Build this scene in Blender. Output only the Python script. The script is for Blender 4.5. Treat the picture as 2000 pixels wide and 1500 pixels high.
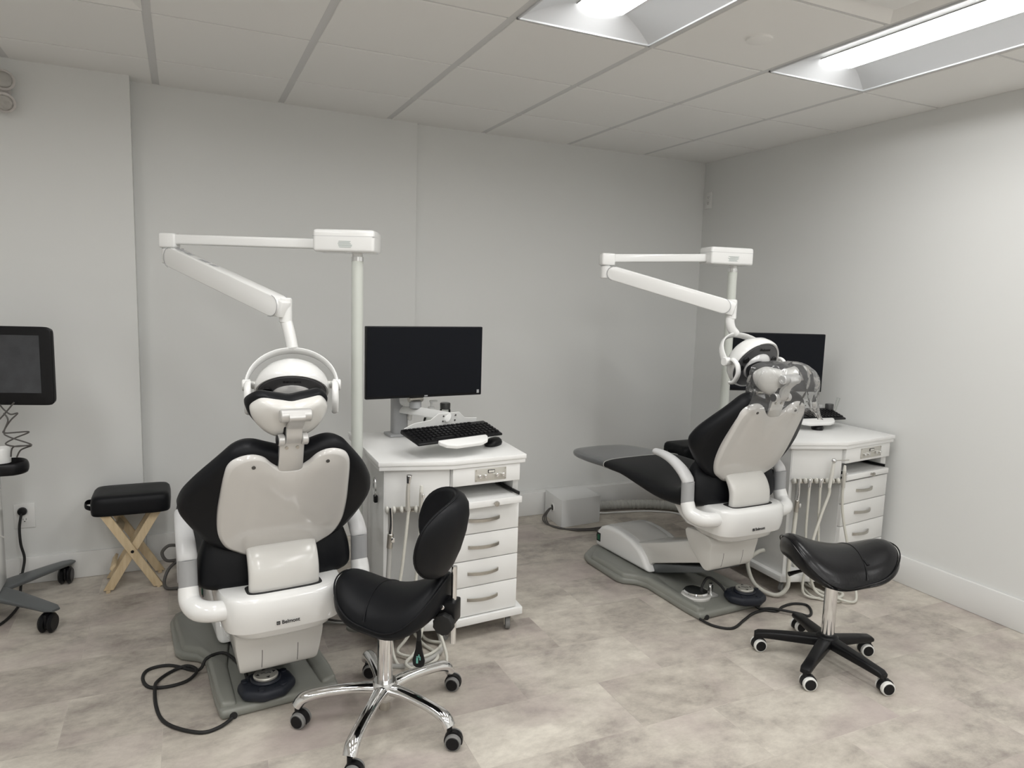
import bpy, bmesh, math, random
from mathutils import Vector, Matrix, Quaternion
for _o in list(bpy.data.objects):
    bpy.data.objects.remove(_o)
random.seed(7)
SC = bpy.context.scene
COL = SC.collection
PI = math.pi
V = Vector

# ------------------------------------------------------------------ camera, world, exposure
CH = 2.488                                   # ceiling height
cam_d = bpy.data.cameras.new('camera')
cam = bpy.data.objects.new('camera', cam_d)
COL.objects.link(cam)
_R, _U, _W = V((0.9080, -0.4180, 0.0290)), V((0.0246, 0.1228, 0.9921)), V((0.4183, 0.9001, -0.1220))
_W.normalize(); _R = (_R - _W * _R.dot(_W)).normalized(); _U = _R.cross(_W).normalized()
cam.matrix_world = Matrix(((_R.x, _U.x, -_W.x, 0.0963), (_R.y, _U.y, -_W.y, -2.5077),
                           (_R.z, _U.z, -_W.z, 1.479), (0, 0, 0, 1)))
cam_d.sensor_width = 36.0
cam_d.lens = 1387.24 / 2000 * 36
cam_d.clip_start = 0.05
SC.camera = cam
world = bpy.data.worlds.new('world')
SC.world = world
world.use_nodes = True
world.node_tree.nodes['Background'].inputs[0].default_value = (1, 1, 1, 1)
world.node_tree.nodes['Background'].inputs[1].default_value = 0.0
SC.view_settings.view_transform = 'Standard'
SC.view_settings.look = 'None'
SC.view_settings.gamma = 1.0
SC.view_settings.use_curve_mapping = False
SC.view_settings.exposure = 0.0
LAMP_STRENGTH = 19.5                         # the troffers' lenses, the only light in the room

# ------------------------------------------------------------------ materials
def mat(name, col, rough=0.5, metal=0.0, coat=0.0, spec=0.5, noise=0.0, nscale=40, bump=0.0, bscale=300, alpha=None, trans=0.0, ior=1.45):
    m = bpy.data.materials.new(name)
    m.use_nodes = True
    nt = m.node_tree
    b = nt.nodes['Principled BSDF']
    c = (col[0], col[1], col[2], 1)
    b.inputs['Base Color'].default_value = c
    b.inputs['Roughness'].default_value = rough
    b.inputs['Metallic'].default_value = metal
    b.inputs['Coat Weight'].default_value = coat
    b.inputs['Coat Roughness'].default_value = 0.08
    b.inputs['Specular IOR Level'].default_value = spec
    b.inputs['Transmission Weight'].default_value = trans
    b.inputs['IOR'].default_value = ior
    tc = nt.nodes.new('ShaderNodeTexCoord')
    if noise > 0:
        n = nt.nodes.new('ShaderNodeTexNoise'); n.inputs['Scale'].default_value = nscale
        n.inputs['Detail'].default_value = 4
        nt.links.new(tc.outputs['Object'], n.inputs['Vector'])
        r = nt.nodes.new('ShaderNodeMixRGB'); r.blend_type = 'MIX'
        r.inputs[1].default_value = tuple(x * (1 - noise) for x in col) + (1,)
        r.inputs[2].default_value = tuple(min(1, x * (1 + noise)) for x in col) + (1,)
        nt.links.new(n.outputs['Fac'], r.inputs[0]); nt.links.new(r.outputs[0], b.inputs['Base Color'])
    if bump > 0:
        n2 = nt.nodes.new('ShaderNodeTexNoise'); n2.inputs['Scale'].default_value = bscale
        nt.links.new(tc.outputs['Object'], n2.inputs['Vector'])
        bp = nt.nodes.new('ShaderNodeBump'); bp.inputs['Strength'].default_value = bump
        bp.inputs['Distance'].default_value = 0.002
        nt.links.new(n2.outputs['Fac'], bp.inputs['Height']); nt.links.new(bp.outputs[0], b.inputs['Normal'])
    return m

def clear_mat(name, tint=(1, 1, 1), f=0.12, rough=0.05, milk=0.0):
    m = bpy.data.materials.new(name); m.use_nodes = True
    nt = m.node_tree; nt.nodes.remove(nt.nodes['Principled BSDF'])
    out = nt.nodes['Material Output']
    t = nt.nodes.new('ShaderNodeBsdfTransparent'); t.inputs[0].default_value = (*tint, 1)
    g = nt.nodes.new('ShaderNodeBsdfGlossy'); g.inputs['Roughness'].default_value = rough
    fr = nt.nodes.new('ShaderNodeLayerWeight'); fr.inputs[0].default_value = f
    mx = nt.nodes.new('ShaderNodeMixShader')
    nt.links.new(fr.outputs['Fresnel'], mx.inputs[0])
    nt.links.new(t.outputs[0], mx.inputs[1]); nt.links.new(g.outputs[0], mx.inputs[2])
    if milk > 0:
        df = nt.nodes.new('ShaderNodeBsdfDiffuse'); df.inputs[0].default_value = (.9, .9, .9, 1)
        m2 = nt.nodes.new('ShaderNodeMixShader'); m2.inputs[0].default_value = milk
        nt.links.new(mx.outputs[0], m2.inputs[1]); nt.links.new(df.outputs[0], m2.inputs[2]); nt.links.new(m2.outputs[0], out.inputs[0])
    else:
        nt.links.new(mx.outputs[0], out.inputs[0])
    return m

def emit_mat(name, col, s):
    m = bpy.data.materials.new(name); m.use_nodes = True
    nt = m.node_tree; nt.nodes.remove(nt.nodes['Principled BSDF'])
    e = nt.nodes.new('ShaderNodeEmission'); e.inputs[0].default_value = (*col, 1); e.inputs[1].default_value = s
    nt.links.new(e.outputs[0], nt.nodes['Material Output'].inputs[0])
    return m

def floor_mat():
    m = bpy.data.materials.new('vinyl_floor'); m.use_nodes = True
    nt = m.node_tree; b = nt.nodes['Principled BSDF']; L = nt.links.new
    tc = nt.nodes.new('ShaderNodeTexCoord')
    br = nt.nodes.new('ShaderNodeTexBrick')
    br.offset = 0.5; br.inputs['Scale'].default_value = 1.0
    br.inputs['Brick Width'].default_value = 0.61; br.inputs['Row Height'].default_value = 0.305
    br.inputs['Mortar Size'].default_value = 0.0007; br.inputs['Mortar Smooth'].default_value = 0.2
    br.inputs['Color1'].default_value = (0.0, 0, 0, 1); br.inputs['Color2'].default_value = (1, 1, 1, 1)
    br.inputs['Mortar'].default_value = (0.45, .45, .45, 1); br.inputs['Bias'].default_value = 0
    L(tc.outputs['Object'], br.inputs['Vector'])
    mp = nt.nodes.new('ShaderNodeMapping'); mp.inputs['Scale'].default_value = (1.0, 1.45, 1)
    L(tc.outputs['Object'], mp.inputs['Vector'])
    sh = nt.nodes.new('ShaderNodeVectorMath'); sh.operation = 'MULTIPLY_ADD'       # each tile its own piece of the cloud pattern
    sh.inputs[1].default_value = (3.1, 1.7, 0.9)
    L(br.outputs['Color'], sh.inputs[0]); L(mp.outputs[0], sh.inputs[2])
    def noise(sc, det, rg=0.6, dist=0.0):
        n = nt.nodes.new('ShaderNodeTexNoise'); n.inputs['Scale'].default_value = sc
        n.inputs['Detail'].default_value = det; n.inputs['Roughness'].default_value = rg
        n.inputs['Distortion'].default_value = dist
        L(sh.outputs[0], n.inputs['Vector']); return n
    n1, n2, n3 = noise(2.6, 6, .62, .3), noise(11, 9, .75), noise(1.9, 4, .55, .5)
    r1 = nt.nodes.new('ShaderNodeValToRGB')
    e = r1.color_ramp.elements
    e[0].position = .37; e[0].color = (0.285, 0.253, 0.228, 1)
    e[1].position = .64; e[1].color = (0.655, 0.615, 0.540, 1)
    c = e.new(.5); c.color = (0.480, 0.442, 0.388, 1)
    mixf = nt.nodes.new('ShaderNodeMath'); mixf.operation = 'MULTIPLY_ADD'; mixf.inputs[1].default_value = .40
    sub = nt.nodes.new('ShaderNodeMath'); sub.operation = 'MULTIPLY'; sub.inputs[1].default_value = .60
    L(n1.outputs['Fac'], sub.inputs[0]); L(n2.outputs['Fac'], mixf.inputs[0]); L(sub.outputs[0], mixf.inputs[2])
    L(mixf.outputs[0], r1.inputs[0])
    pk = nt.nodes.new('ShaderNodeMixRGB'); pk.blend_type = 'MIX'
    pk.inputs[2].default_value = (0.445, 0.375, 0.360, 1)
    rp = nt.nodes.new('ShaderNodeMapRange'); rp.inputs[1].default_value = .48; rp.inputs[2].default_value = .75; rp.inputs[4].default_value = .75
    L(n3.outputs['Fac'], rp.inputs[0]); L(rp.outputs[0], pk.inputs[0]); L(r1.outputs[0], pk.inputs[1])
    tint = nt.nodes.new('ShaderNodeMixRGB'); tint.blend_type = 'MULTIPLY'; tint.inputs[0].default_value = 1
    r2 = nt.nodes.new('ShaderNodeValToRGB')
    r2.color_ramp.elements[0].color = (0.93, .92, .915, 1); r2.color_ramp.elements[1].color = (1.05, 1.05, 1.05, 1)
    L(br.outputs['Color'], r2.inputs[0]); L(pk.outputs[0], tint.inputs[1]); L(r2.outputs[0], tint.inputs[2])
    L(tint.outputs[0], b.inputs['Base Color'])
    b.inputs['Roughness'].default_value = .48
    b.inputs['Specular IOR Level'].default_value = .35
    bp = nt.nodes.new('ShaderNodeBump'); bp.inputs['Strength'].default_value = .12; bp.inputs['Distance'].default_value = .002
    L(n2.outputs['Fac'], bp.inputs['Height']); L(bp.outputs[0], b.inputs['Normal'])
    return m

def wood_mat():
    m = bpy.data.materials.new('pale_wood'); m.use_nodes = True
    nt = m.node_tree; b = nt.nodes['Principled BSDF']; L = nt.links.new
    tc = nt.nodes.new('ShaderNodeTexCoord'); mp = nt.nodes.new('ShaderNodeMapping')
    mp.inputs['Scale'].default_value = (60, 60, 9)
    n = nt.nodes.new('ShaderNodeTexNoise'); n.inputs['Scale'].default_value = 1; n.inputs['Detail'].default_value = 5
    r = nt.nodes.new('ShaderNodeValToRGB')
    r.color_ramp.elements[0].position = .3; r.color_ramp.elements[0].color = (0.56, .43, .26, 1)
    r.color_ramp.elements[1].position = .75; r.color_ramp.elements[1].color = (0.70, .57, .38, 1)
    L(tc.outputs['Object'], mp.inputs[0]); L(mp.outputs[0], n.inputs['Vector']); L(n.outputs['Fac'], r.inputs[0])
    L(r.outputs[0], b.inputs['Base Color']); b.inputs['Roughness'].default_value = .5
    return m

M = dict(
    wall=mat('painted_wall', (0.74, 0.745, 0.73), .65, bump=.05, bscale=250),
    ceil=mat('ceiling_tile', (0.86, 0.855, 0.835), .9, noise=.02, nscale=500, bump=.1, bscale=500),
    grid=mat('ceiling_grid', (0.66, 0.66, 0.655), .55),
    trim=mat('painted_trim', (0.77, 0.77, 0.755), .4),
    floor=floor_mat(), wood=wood_mat(),
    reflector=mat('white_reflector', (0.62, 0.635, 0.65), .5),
    lens=emit_mat('lamp_lens', (1.0, 0.995, 0.985), LAMP_STRENGTH),
    gloss=mat('glossy_white_plastic', (0.80, 0.80, 0.785), .16, coat=.4),
    panel=mat('glossy_grey_panel', (0.62, 0.605, 0.58), .09, coat=.5),
    shell=mat('light_grey_shell', (0.66, 0.65, 0.62), .22, coat=.2),
    pole=mat('cream_painted_pole', (0.60, 0.62, 0.575), .3),
    silver=mat('silver_paint', (0.62, 0.615, 0.60), .35, metal=.55),
    armgrey=mat('grey_armrest', (0.36, 0.365, 0.37), .45),
    padgrey=mat('pale_grey_armrest_pad', (0.60, 0.60, 0.60), .3),
    base=mat('grey_base_plastic', (0.24, 0.245, 0.22), .33),
    vinyl=mat('black_upholstery', (0.0055, 0.006, 0.0075), .46, spec=.24, bump=.06, bscale=900),
    vinylshiny=mat('shiny_black_upholstery', (0.006, 0.006, 0.007), .26, spec=.4, bump=.18, bscale=160),
    blk=mat('black_plastic', (0.007, 0.007, 0.008), .38, spec=.3),
    blkrub=mat('black_rubber', (0.012, 0.012, 0.012), .6),
    navy=mat('dark_pedal_plastic', (0.012, 0.015, 0.024), .5),
    chrome=mat('chrome', (0.78, 0.78, 0.78), .07, metal=1.0),
    steel=mat('brushed_steel', (0.50, 0.48, 0.44), .3, metal=1.0, noise=.12, nscale=90),
    nickel=mat('satin_nickel_plate', (0.60, 0.585, 0.54), .4, metal=.6),
    lam=mat('white_laminate', (0.79, 0.79, 0.775), .38),
    lamtop=mat('white_worktop', (0.83, 0.83, 0.815), .3),
    metalw=mat('white_painted_metal', (0.76, 0.765, 0.75), .35),
    hose=mat('cream_hose', (0.60, 0.59, 0.53), .4),
    hoseg=mat('grey_hose', (0.40, 0.395, 0.375), .5),
    corr=mat('grey_corrugated_hose', (0.46, 0.46, 0.43), .5),
    cable=mat('dark_grey_cable', (0.09, 0.085, 0.08), .5),
    screen=mat('dark_screen', (0.006, 0.007, 0.010), .32, spec=.15),
    tabscreen=mat('smudged_screen', (0.045, 0.047, 0.052), .20, spec=.5, noise=.4, nscale=18),
    txt=mat('dark_lettering', (0.02, 0.02, 0.022), .5),
    txtg=mat('grey_lettering', (0.30, 0.36, 0.34), .6),
    teal=mat('teal_print', (0.20, 0.52, 0.45), .6),
    greensw=mat('green_switch', (0.01, 0.10, 0.05), .4),
    ivory=mat('ivory_plastic', (0.66, 0.65, 0.60), .35),
    dark=mat('dark_gap', (0.02, 0.02, 0.02), .8),
    castgrey=mat('grey_rubber_tread', (0.20, 0.20, 0.195), .6),
    castwhite=mat('white_rubber_tread', (0.75, 0.75, 0.72), .5),
    cartgrey=mat('cart_grey_metal', (0.13, 0.14, 0.145), .35, metal=.4),
    lampglass=mat('lamp_reflector', (0.80, 0.80, 0.80), .2, metal=.25, coat=.3),
    ringgrey=mat('lamp_face_grey', (0.11, 0.11, 0.115), .3),
    clear=clear_mat('clear_plastic', (0.95, 0.96, 0.95), .25),
    bag=clear_mat('clear_bag_film', (0.975, 0.98, 0.985), .30, .10, .06),
    cover=mat('grey_foot_cover', (0.11, 0.115, 0.12), .2, coat=.3),
    boxw=mat('grey_white_board', (0.80, 0.805, 0.80), .5),
    jarlid=mat('dark_jar_lid', (0.05, 0.05, 0.05), .3),
    emerg=mat('emergency_lamp_plastic', (0.55, 0.52, 0.50), .4),
)

# ------------------------------------------------------------------ mesh helpers
def catmull(pts, n=8, closed=False):
    P = [V(p) for p in pts]; out = []; N = len(P)
    for i in range(N if closed else N - 1):
        if closed: p0, p1, p2, p3 = P[(i - 1) % N], P[i], P[(i + 1) % N], P[(i + 2) % N]
        else: p0, p1, p2, p3 = P[max(i - 1, 0)], P[i], P[i + 1], P[min(i + 2, N - 1)]
        for k in range(n):
            t = k / n
            out.append(0.5 * ((2 * p1) + (p2 - p0) * t + (2 * p0 - 5 * p1 + 4 * p2 - p3) * t * t + (3 * p1 - p0 - 3 * p2 + p3) * t ** 3))
    if not closed: out.append(P[-1])
    return out

class MB:
    def __init__(s): s.bm = bmesh.new()
    def loft(s, rings, cap0=True, cap1=True, closed=True):
        vs = [[s.bm.verts.new(p) for p in r] for r in rings]
        n = len(rings[0])
        for a, b in zip(vs, vs[1:]):
            for i in range(n if closed else n - 1):
                j = (i + 1) % n
                try: s.bm.faces.new((a[i], a[j], b[j], b[i]))
                except ValueError: pass
        if cap0 and closed: s.bm.faces.new(list(reversed(vs[0])))
        if cap1 and closed: s.bm.faces.new(vs[-1])
        return s
    def fan(s, rings, c0=None, c1=None):
        vs = [[s.bm.verts.new(p) for p in r] for r in rings]; n = len(rings[0])
        for a, b in zip(vs, vs[1:]):
            for i in range(n): s.bm.faces.new((a[i], a[(i + 1) % n], b[(i + 1) % n], b[i]))
        if c0 is not None:
            c = s.bm.verts.new(c0)
            for i in range(n): s.bm.faces.new((vs[0][(i + 1) % n], vs[0][i], c))
        if c1 is not None:
            c = s.bm.verts.new(c1)
            for i in range(n): s.bm.faces.new((vs[-1][i], vs[-1][(i + 1) % n], c))
        return s
    def box(s, c, d, rot=None, bev=0.0, seg=2):
        r = bmesh.ops.create_cube(s.bm, size=1.0)['verts']
        m = (rot.to_4x4() if rot is not None else Matrix.Identity(4))
        m = Matrix.Translation(V(c)) @ m @ Matrix.Diagonal(V((d[0], d[1], d[2], 1)))
        bmesh.ops.transform(s.bm, matrix=m, verts=r)
        if bev > 0:
            es = list({e for v in r for e in v.link_edges})
            bmesh.ops.bevel(s.bm, geom=es, offset=bev, segments=seg, affect='EDGES', profile=.5)
        return s
    def prism(s, poly, f0, f1, bev=0.0, seg=2):
        a = [s.bm.verts.new(f0(p)) for p in poly]; b = [s.bm.verts.new(f1(p)) for p in poly]
        n = len(poly); fs = [s.bm.faces.new(list(reversed(a))), s.bm.faces.new(b)]
        for i in range(n): fs.append(s.bm.faces.new((a[i], a[(i + 1) % n], b[(i + 1) % n], b[i])))
        bmesh.ops.recalc_face_normals(s.bm, faces=fs)
        if bev > 0:
            es = [e for e in {e for f in fs for e in f.edges} if len(e.link_faces) == 2 and e.calc_face_angle(0) > 0.45]
            bmesh.ops.bevel(s.bm, geom=es, offset=bev, segments=seg, affect='EDGES', profile=.5)
        return s
    def prism_z(s, poly, z0, z1, bev=0, seg=2): return s.prism(poly, lambda p: (p[0], p[1], z0), lambda p: (p[0], p[1], z1), bev, seg)
    def prism_x(s, poly, x0, x1, bev=0, seg=2): return s.prism(poly, lambda p: (x0, p[0], p[1]), lambda p: (x1, p[0], p[1]), bev, seg)
    def tube(s, pts, r, n=12, closed=False, sm=0, flat=None):
        P = catmull(pts, sm, closed) if sm else [V(p) for p in pts]
        N = len(P); rr = r if isinstance(r, (list, tuple)) else None
        tan = []
        for i in range(N):
            a, b = (P[(i - 1) % N], P[(i + 1) % N]) if closed else (P[max(i - 1, 0)], P[min(i + 1, N - 1)])
            t = (b - a); tan.append(t.normalized() if t.length > 1e-9 else V((0, 0, 1)))
        u = tan[0].orthogonal().normalized()
        if flat is not None:
            u = V(flat[0]); u = (u - tan[0] * u.dot(tan[0])).normalized()
        rings = []
        for i in range(N):
            u = (u - tan[i] * u.dot(tan[i])); u = u.normalized() if u.length > 1e-6 else tan[i].orthogonal().normalized()
            w = tan[i].cross(u)
            if rr:
                x = i / (N - 1) * (len(rr) - 1); k = min(int(x), len(rr) - 2); q = rr[k] + (rr[k + 1] - rr[k]) * (x - k)
            else: q = r
            a1, a2 = (q, q) if flat is None else (q * flat[1], q * flat[2])
            rings.append([P[i] + u * math.cos(2 * PI * k / n) * a1 + w * math.sin(2 * PI * k / n) * a2 for k in range(n)])
        if closed: rings.append(rings[0])
        return s.loft(rings, not closed, not closed)
    def cyl(s, p0, p1, r0, r1=None, n=24, bev=0.0):
        p0, p1 = V(p0), V(p1); r1 = r0 if r1 is None else r1
        if bev:
            d = (p1 - p0).normalized() * bev
            return s.tube_r([p0, p0 + d, p1 - d, p1], [r0 - bev, r0, r1, r1 - bev], n)
        return s.tube_r([p0, p1], [r0, r1], n)
    def tube_r(s, P, R, n=24):
        P = [V(p) for p in P]; ax = (P[-1] - P[0]).normalized(); u = ax.orthogonal().normalized(); w = ax.cross(u)
        return s.loft([[p + u * math.cos(2 * PI * k / n) * r + w * math.sin(2 * PI * k / n) * r for k in range(n)] for p, r in zip(P, R)])
    def lathe(s, prof, o=(0, 0, 0), ax=(0, 0, 1), n=32):
        o = V(o); ax = V(ax).normalized()
        u = ax.orthogonal().normalized() if abs(ax.z) < .999 else V((1, 0, 0)); w = ax.cross(u)
        return s.loft([[o + ax * z + (u * math.cos(2 * PI * k / n) + w * math.sin(2 * PI * k / n)) * max(r, 1e-4) for k in range(n)] for r, z in prof])
    def sphere(s, c, r, n=16):
        rr = (r, r, r) if not isinstance(r, (list, tuple)) else r
        vs = bmesh.ops.create_uvsphere(s.bm, u_segments=n * 2, v_segments=n, radius=1)['verts']
        bmesh.ops.transform(s.bm, matrix=Matrix.Translation(V(c)) @ Matrix.Diagonal(V((*rr, 1))), verts=vs)
        return s
    def build(s, name, m, parent=None, smooth=0.6, loc=None, mx=None, merge=True):
        if mx is not None: bmesh.ops.transform(s.bm, matrix=mx, verts=s.bm.verts[:])
        if merge: bmesh.ops.remove_doubles(s.bm, verts=s.bm.verts[:], dist=1e-5)
        bmesh.ops.recalc_face_normals(s.bm, faces=s.bm.faces[:])
        me = bpy.data.meshes.new(name); s.bm.to_mesh(me); s.bm.free()
        me.materials.append(M[m] if isinstance(m, str) else m)
        if smooth:
            me.shade_smooth(); me.set_sharp_from_angle(angle=smooth)
        o = bpy.data.objects.new(name, me); COL.objects.link(o)
        if parent is not None: o.parent = parent
        if loc is not None: o.location = loc
        return o

def thing(name, label, cat, loc=(0, 0, 0), rz=0.0, group=None):
    o = bpy.data.objects.new(name, None); COL.objects.link(o)
    o.empty_display_size = .1
    o.location = loc; o.rotation_euler = (0, 0, rz)
    o['label'] = label; o['category'] = cat
    if group: o['group'] = group
    return o
def tag(o, label, cat, group=None):
    o['label'] = label; o['category'] = cat
    if group: o['group'] = group
    return o
def struct(o, label=None, cat=None):
    o['kind'] = 'structure'
    if label: o['label'] = label
    if cat: o['category'] = cat
    return o
def copy_tree(o, parent=None):
    c = o.copy(); COL.objects.link(c)
    if parent is not None: c.parent = parent
    for ch in list(o.children): copy_tree(ch, c)
    return c
def text(name, body, size, mx, m, parent, ext=0.0006, bold=0.0):
    cu = bpy.data.curves.new(name, 'FONT'); cu.body = body; cu.size = size; cu.extrude = ext; cu.offset = bold
    cu.align_x = 'CENTER'; cu.align_y = 'CENTER'
    t = bpy.data.objects.new(name + '_tmp', cu); COL.objects.link(t)
    bpy.context.view_layer.update()
    me = bpy.data.meshes.new_from_object(t.evaluated_get(bpy.context.evaluated_depsgraph_get()))
    bpy.data.objects.remove(t)
    me.transform(mx); me.materials.clear(); me.materials.append(M[m])
    o = bpy.data.objects.new(name, me); COL.objects.link(o); o.parent = parent
    return o
def frame(o, x, y):                          # matrix: text x axis -> x, text y axis -> y, at o
    x = V(x).normalized(); y = V(y); y = (y - x * y.dot(x)).normalized(); z = x.cross(y)
    return Matrix(((x.x, y.x, z.x, o[0]), (x.y, y.y, z.y, o[1]), (x.z, y.z, z.z, o[2]), (0, 0, 0, 1)))
def superring(cx, cy, z, hx, hy, e=4.0, n=40):
    out = []
    for k in range(n):
        a = 2 * PI * k / n; c, q = math.cos(a), math.sin(a)
        out.append(V((cx + hx * math.copysign(abs(c) ** (2 / e), c), cy + hy * math.copysign(abs(q) ** (2 / e), q), z)))
    return out

# ------------------------------------------------------------------ room shell
XL, XR, YF, YB = -2.6, 3.5985, -5.2, 1.775
T = 0.6096
struct(MB().box(((XL + XR) / 2, (YF + YB) / 2 + .05, -.05), (XR - XL + .3, YB - YF + .4, .1)).build('floor', 'floor', smooth=0))
struct(MB().box((XR + .05, (YF + YB) / 2, CH / 2 + .1), (.1, YB - YF + .2, CH + .2)).build('wall_right', 'wall', smooth=0))
struct(MB().box((XL - .05, (YF + YB) / 2, CH / 2 + .1), (.1, YB - YF + .2, CH + .2)).build('wall_left', 'wall', smooth=0))
struct(MB().box(((XL + XR) / 2, YF - .05, CH / 2 + .1), (XR - XL + .2, .1, CH + .2)).build('wall_front', 'wall', smooth=0))
mb = MB()
mb.prism_z([(XL, 1.545), (-.112, 1.545), (-.112, 1.655), (1.395, 1.732), (1.397, 1.757), (XR, YB), (XR, YB + .15), (XL, YB + .15)], 0, CH + .1)
struct(mb.build('wall_back', 'wall', smooth=0))
# baseboards
def bboard(name, pts, h, th):
    m_ = MB()
    for (a, b) in zip(pts, pts[1:]):
        a, b = V((*a, 0)), V((*b, 0)); d = (b - a).normalized(); nrm = V((d.y, -d.x, 0))
        q = [a, b, b + nrm * th, a + nrm * th]
        m_.prism_z([(p.x, p.y) for p in q], 0.0005, h, bev=.003)
    return struct(m_.build(name, 'trim', smooth=.5))
bboard('baseboard_column', [(XL, 1.545), (-.112, 1.545)], .135, .014)
bboard('baseboard_left', [(-.112, 1.655), (1.39, 1.731)], .15, .014)
bboard('baseboard_back', [(1.398, 1.757), (XR, YB)], .158, .072)
bboard('baseboard_right', [(XR, YB - .02), (XR, YF)], .152, .014)
# ceiling: tegular tiles with a recessed grid between them
VENT, LIGHT = {(3, -2), (3, -1 - 1), (-1, 0)}, {}
fixtures = [(c, r) for c in (2, 4, 0, -2) for r in (-2, -5, -8)]  # unseen ones repeat the visible pair, with extra rows added to brighten the room
taken = {(c, r + k) for c, r in fixtures for k in (0, 1)} | VENT
mb = MB(); gx, gy = .016, .0085
for i in range(-5, 6):
    for j in range(-9, 3):
        if (i, j) in taken: continue
        x0, x1 = max(i * T + gx, XL), min((i + 1) * T - gx, XR)
        y0, y1 = max(j * T + gy, YF), min((j + 1) * T - gy, YB)
        if x1 - x0 < .02 or y1 - y0 < .02: continue
        mb.prism_z([(x0, y0), (x1, y0), (x1, y1), (x0, y1)], CH, CH + .012, bev=.002, seg=1)
ceil = struct(mb.build('ceiling', 'ceil', smooth=0))
mb = MB()
inside = {(c, r + 1) for c, r in fixtures}       # no cross bar through the middle of a light
for i in range(-4, 6): mb.box((i * T, (YF + YB) / 2, CH + .0065), (.034, YB - YF, .006))
for j in range(-8, 3):
    for i in range(-5, 6):
        if (i, j) in inside: continue
        x0, x1 = max(i * T, XL), min((i + 1) * T, XR)
        mb.box(((x0 + x1) / 2, j * T, CH + .0077), (x1 - x0, .024, .006))
g_ = struct(mb.build('ceiling_grid', 'grid', ceil, smooth=0))
struct(MB().box(((XL + XR) / 2, (YF + YB) / 2, CH + .2), (XR - XL + .2, YB - YF + .2, .05)).build('ceiling_slab', 'ceil', ceil, smooth=0))

# ------------------------------------------------------------------ troffers
def troffer(c, r, label, group=None):
    t = thing('ceiling_light', label, 'light', ((c + .5) * T, (r + 1) * T, CH), 0, group)
    hx, hy = T / 2 - .012, T - .012
    mb = MB()
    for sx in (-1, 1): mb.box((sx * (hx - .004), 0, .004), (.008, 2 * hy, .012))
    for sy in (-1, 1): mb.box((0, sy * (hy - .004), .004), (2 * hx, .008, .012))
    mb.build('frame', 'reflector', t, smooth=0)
    zt = .055; lx = .100; ly = hy - .105
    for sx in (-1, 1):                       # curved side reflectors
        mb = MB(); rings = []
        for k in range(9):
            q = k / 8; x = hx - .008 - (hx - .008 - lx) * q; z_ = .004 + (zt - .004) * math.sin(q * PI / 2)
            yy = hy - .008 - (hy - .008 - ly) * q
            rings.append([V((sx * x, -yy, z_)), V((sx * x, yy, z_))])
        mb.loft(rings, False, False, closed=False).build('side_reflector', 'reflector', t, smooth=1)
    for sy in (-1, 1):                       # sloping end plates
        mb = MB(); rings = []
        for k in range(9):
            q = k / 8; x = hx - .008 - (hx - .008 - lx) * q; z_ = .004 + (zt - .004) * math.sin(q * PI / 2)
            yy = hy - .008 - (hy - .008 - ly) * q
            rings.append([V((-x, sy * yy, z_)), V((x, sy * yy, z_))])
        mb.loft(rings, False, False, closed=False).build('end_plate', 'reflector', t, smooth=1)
    mb = MB(); rings = []                    # bowed lens
    for k in range(9):
        a = PI * k / 8
        rings.append([V((math.cos(a) * lx, -ly - .0, zt - math.sin(a) * .018)), V((math.cos(a) * lx, ly, zt - math.sin(a) * .018))])
    mb.loft(rings, False, False, closed=False)
    for sy in (-1, 1):
        vs = [mb.bm.verts.new((math.cos(PI * k / 8) * lx, sy * ly, zt - math.sin(PI * k / 8) * .018)) for k in range(9)]
        mb.bm.faces.new(vs if sy < 0 else list(reversed(vs)))
    mb.build('lens', 'lens', t, smooth=1)
    mb = MB()
    for sx in (-1, 1): mb.box((sx * (lx + .0015), 0, zt - .001), (.003, 2 * ly, .004))
    mb.build('lens_trim', 'armgrey', t, smooth=0)
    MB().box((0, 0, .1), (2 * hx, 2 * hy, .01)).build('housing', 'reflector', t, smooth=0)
names = {(2, -2): 'lit recessed ceiling light at top centre, cut off by the top edge',
         (4, -2): 'long lit recessed ceiling light at top right, the one nearest the right wall'}
for c, r in fixtures:
    lb = names.get((c, r))
    if lb: troffer(c, r, lb)
    else:
        troffer(c, r, 'recessed ceiling light outside the photo, added to light the room', 'ceiling lights outside the photo')
def vent(i, j, label):
    t = thing('air_vent', label, 'vent', ((i + .5) * T, (j + .5) * T, CH))
    mb = MB(); h = T / 2 - .012
    for a in range(4):
        rot = Matrix.Rotation(a * PI / 2, 3, 'Z')
        q = [(-h, -h, 0), (h, -h, 0), (h - .055, -h + .055, .03), (-h + .055, -h + .055, .03)]
        vs = [mb.bm.verts.new(rot @ V(p)) for p in q]; mb.bm.faces.new(vs)
    mb.build('frame', 'ceil', t, smooth=0)
    MB().box((0, 0, .012), (2 * h - .15, 2 * h - .15, .006), bev=.002).build('diffuser_plate', 'ceil', t)
    MB().box((0, 0, .045), (2 * h, 2 * h, .006)).build('backing', 'grid', t, smooth=0)
vent(3, -2, 'square air vent in the ceiling beside the long ceiling light at top right')
vent(-1, 0, 'square air vent in the ceiling at the top left edge')
tag(MB().lathe([(0, -.010), (.04, -.010), (.048, -.007), (.05, 0), (0, 0)], (2.13, -.29, CH), n=40).build('ceiling_disc', 'ceil'),
    'round flat white cover plate on the ceiling tile between the two lights', 'ceiling fitting')

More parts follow.
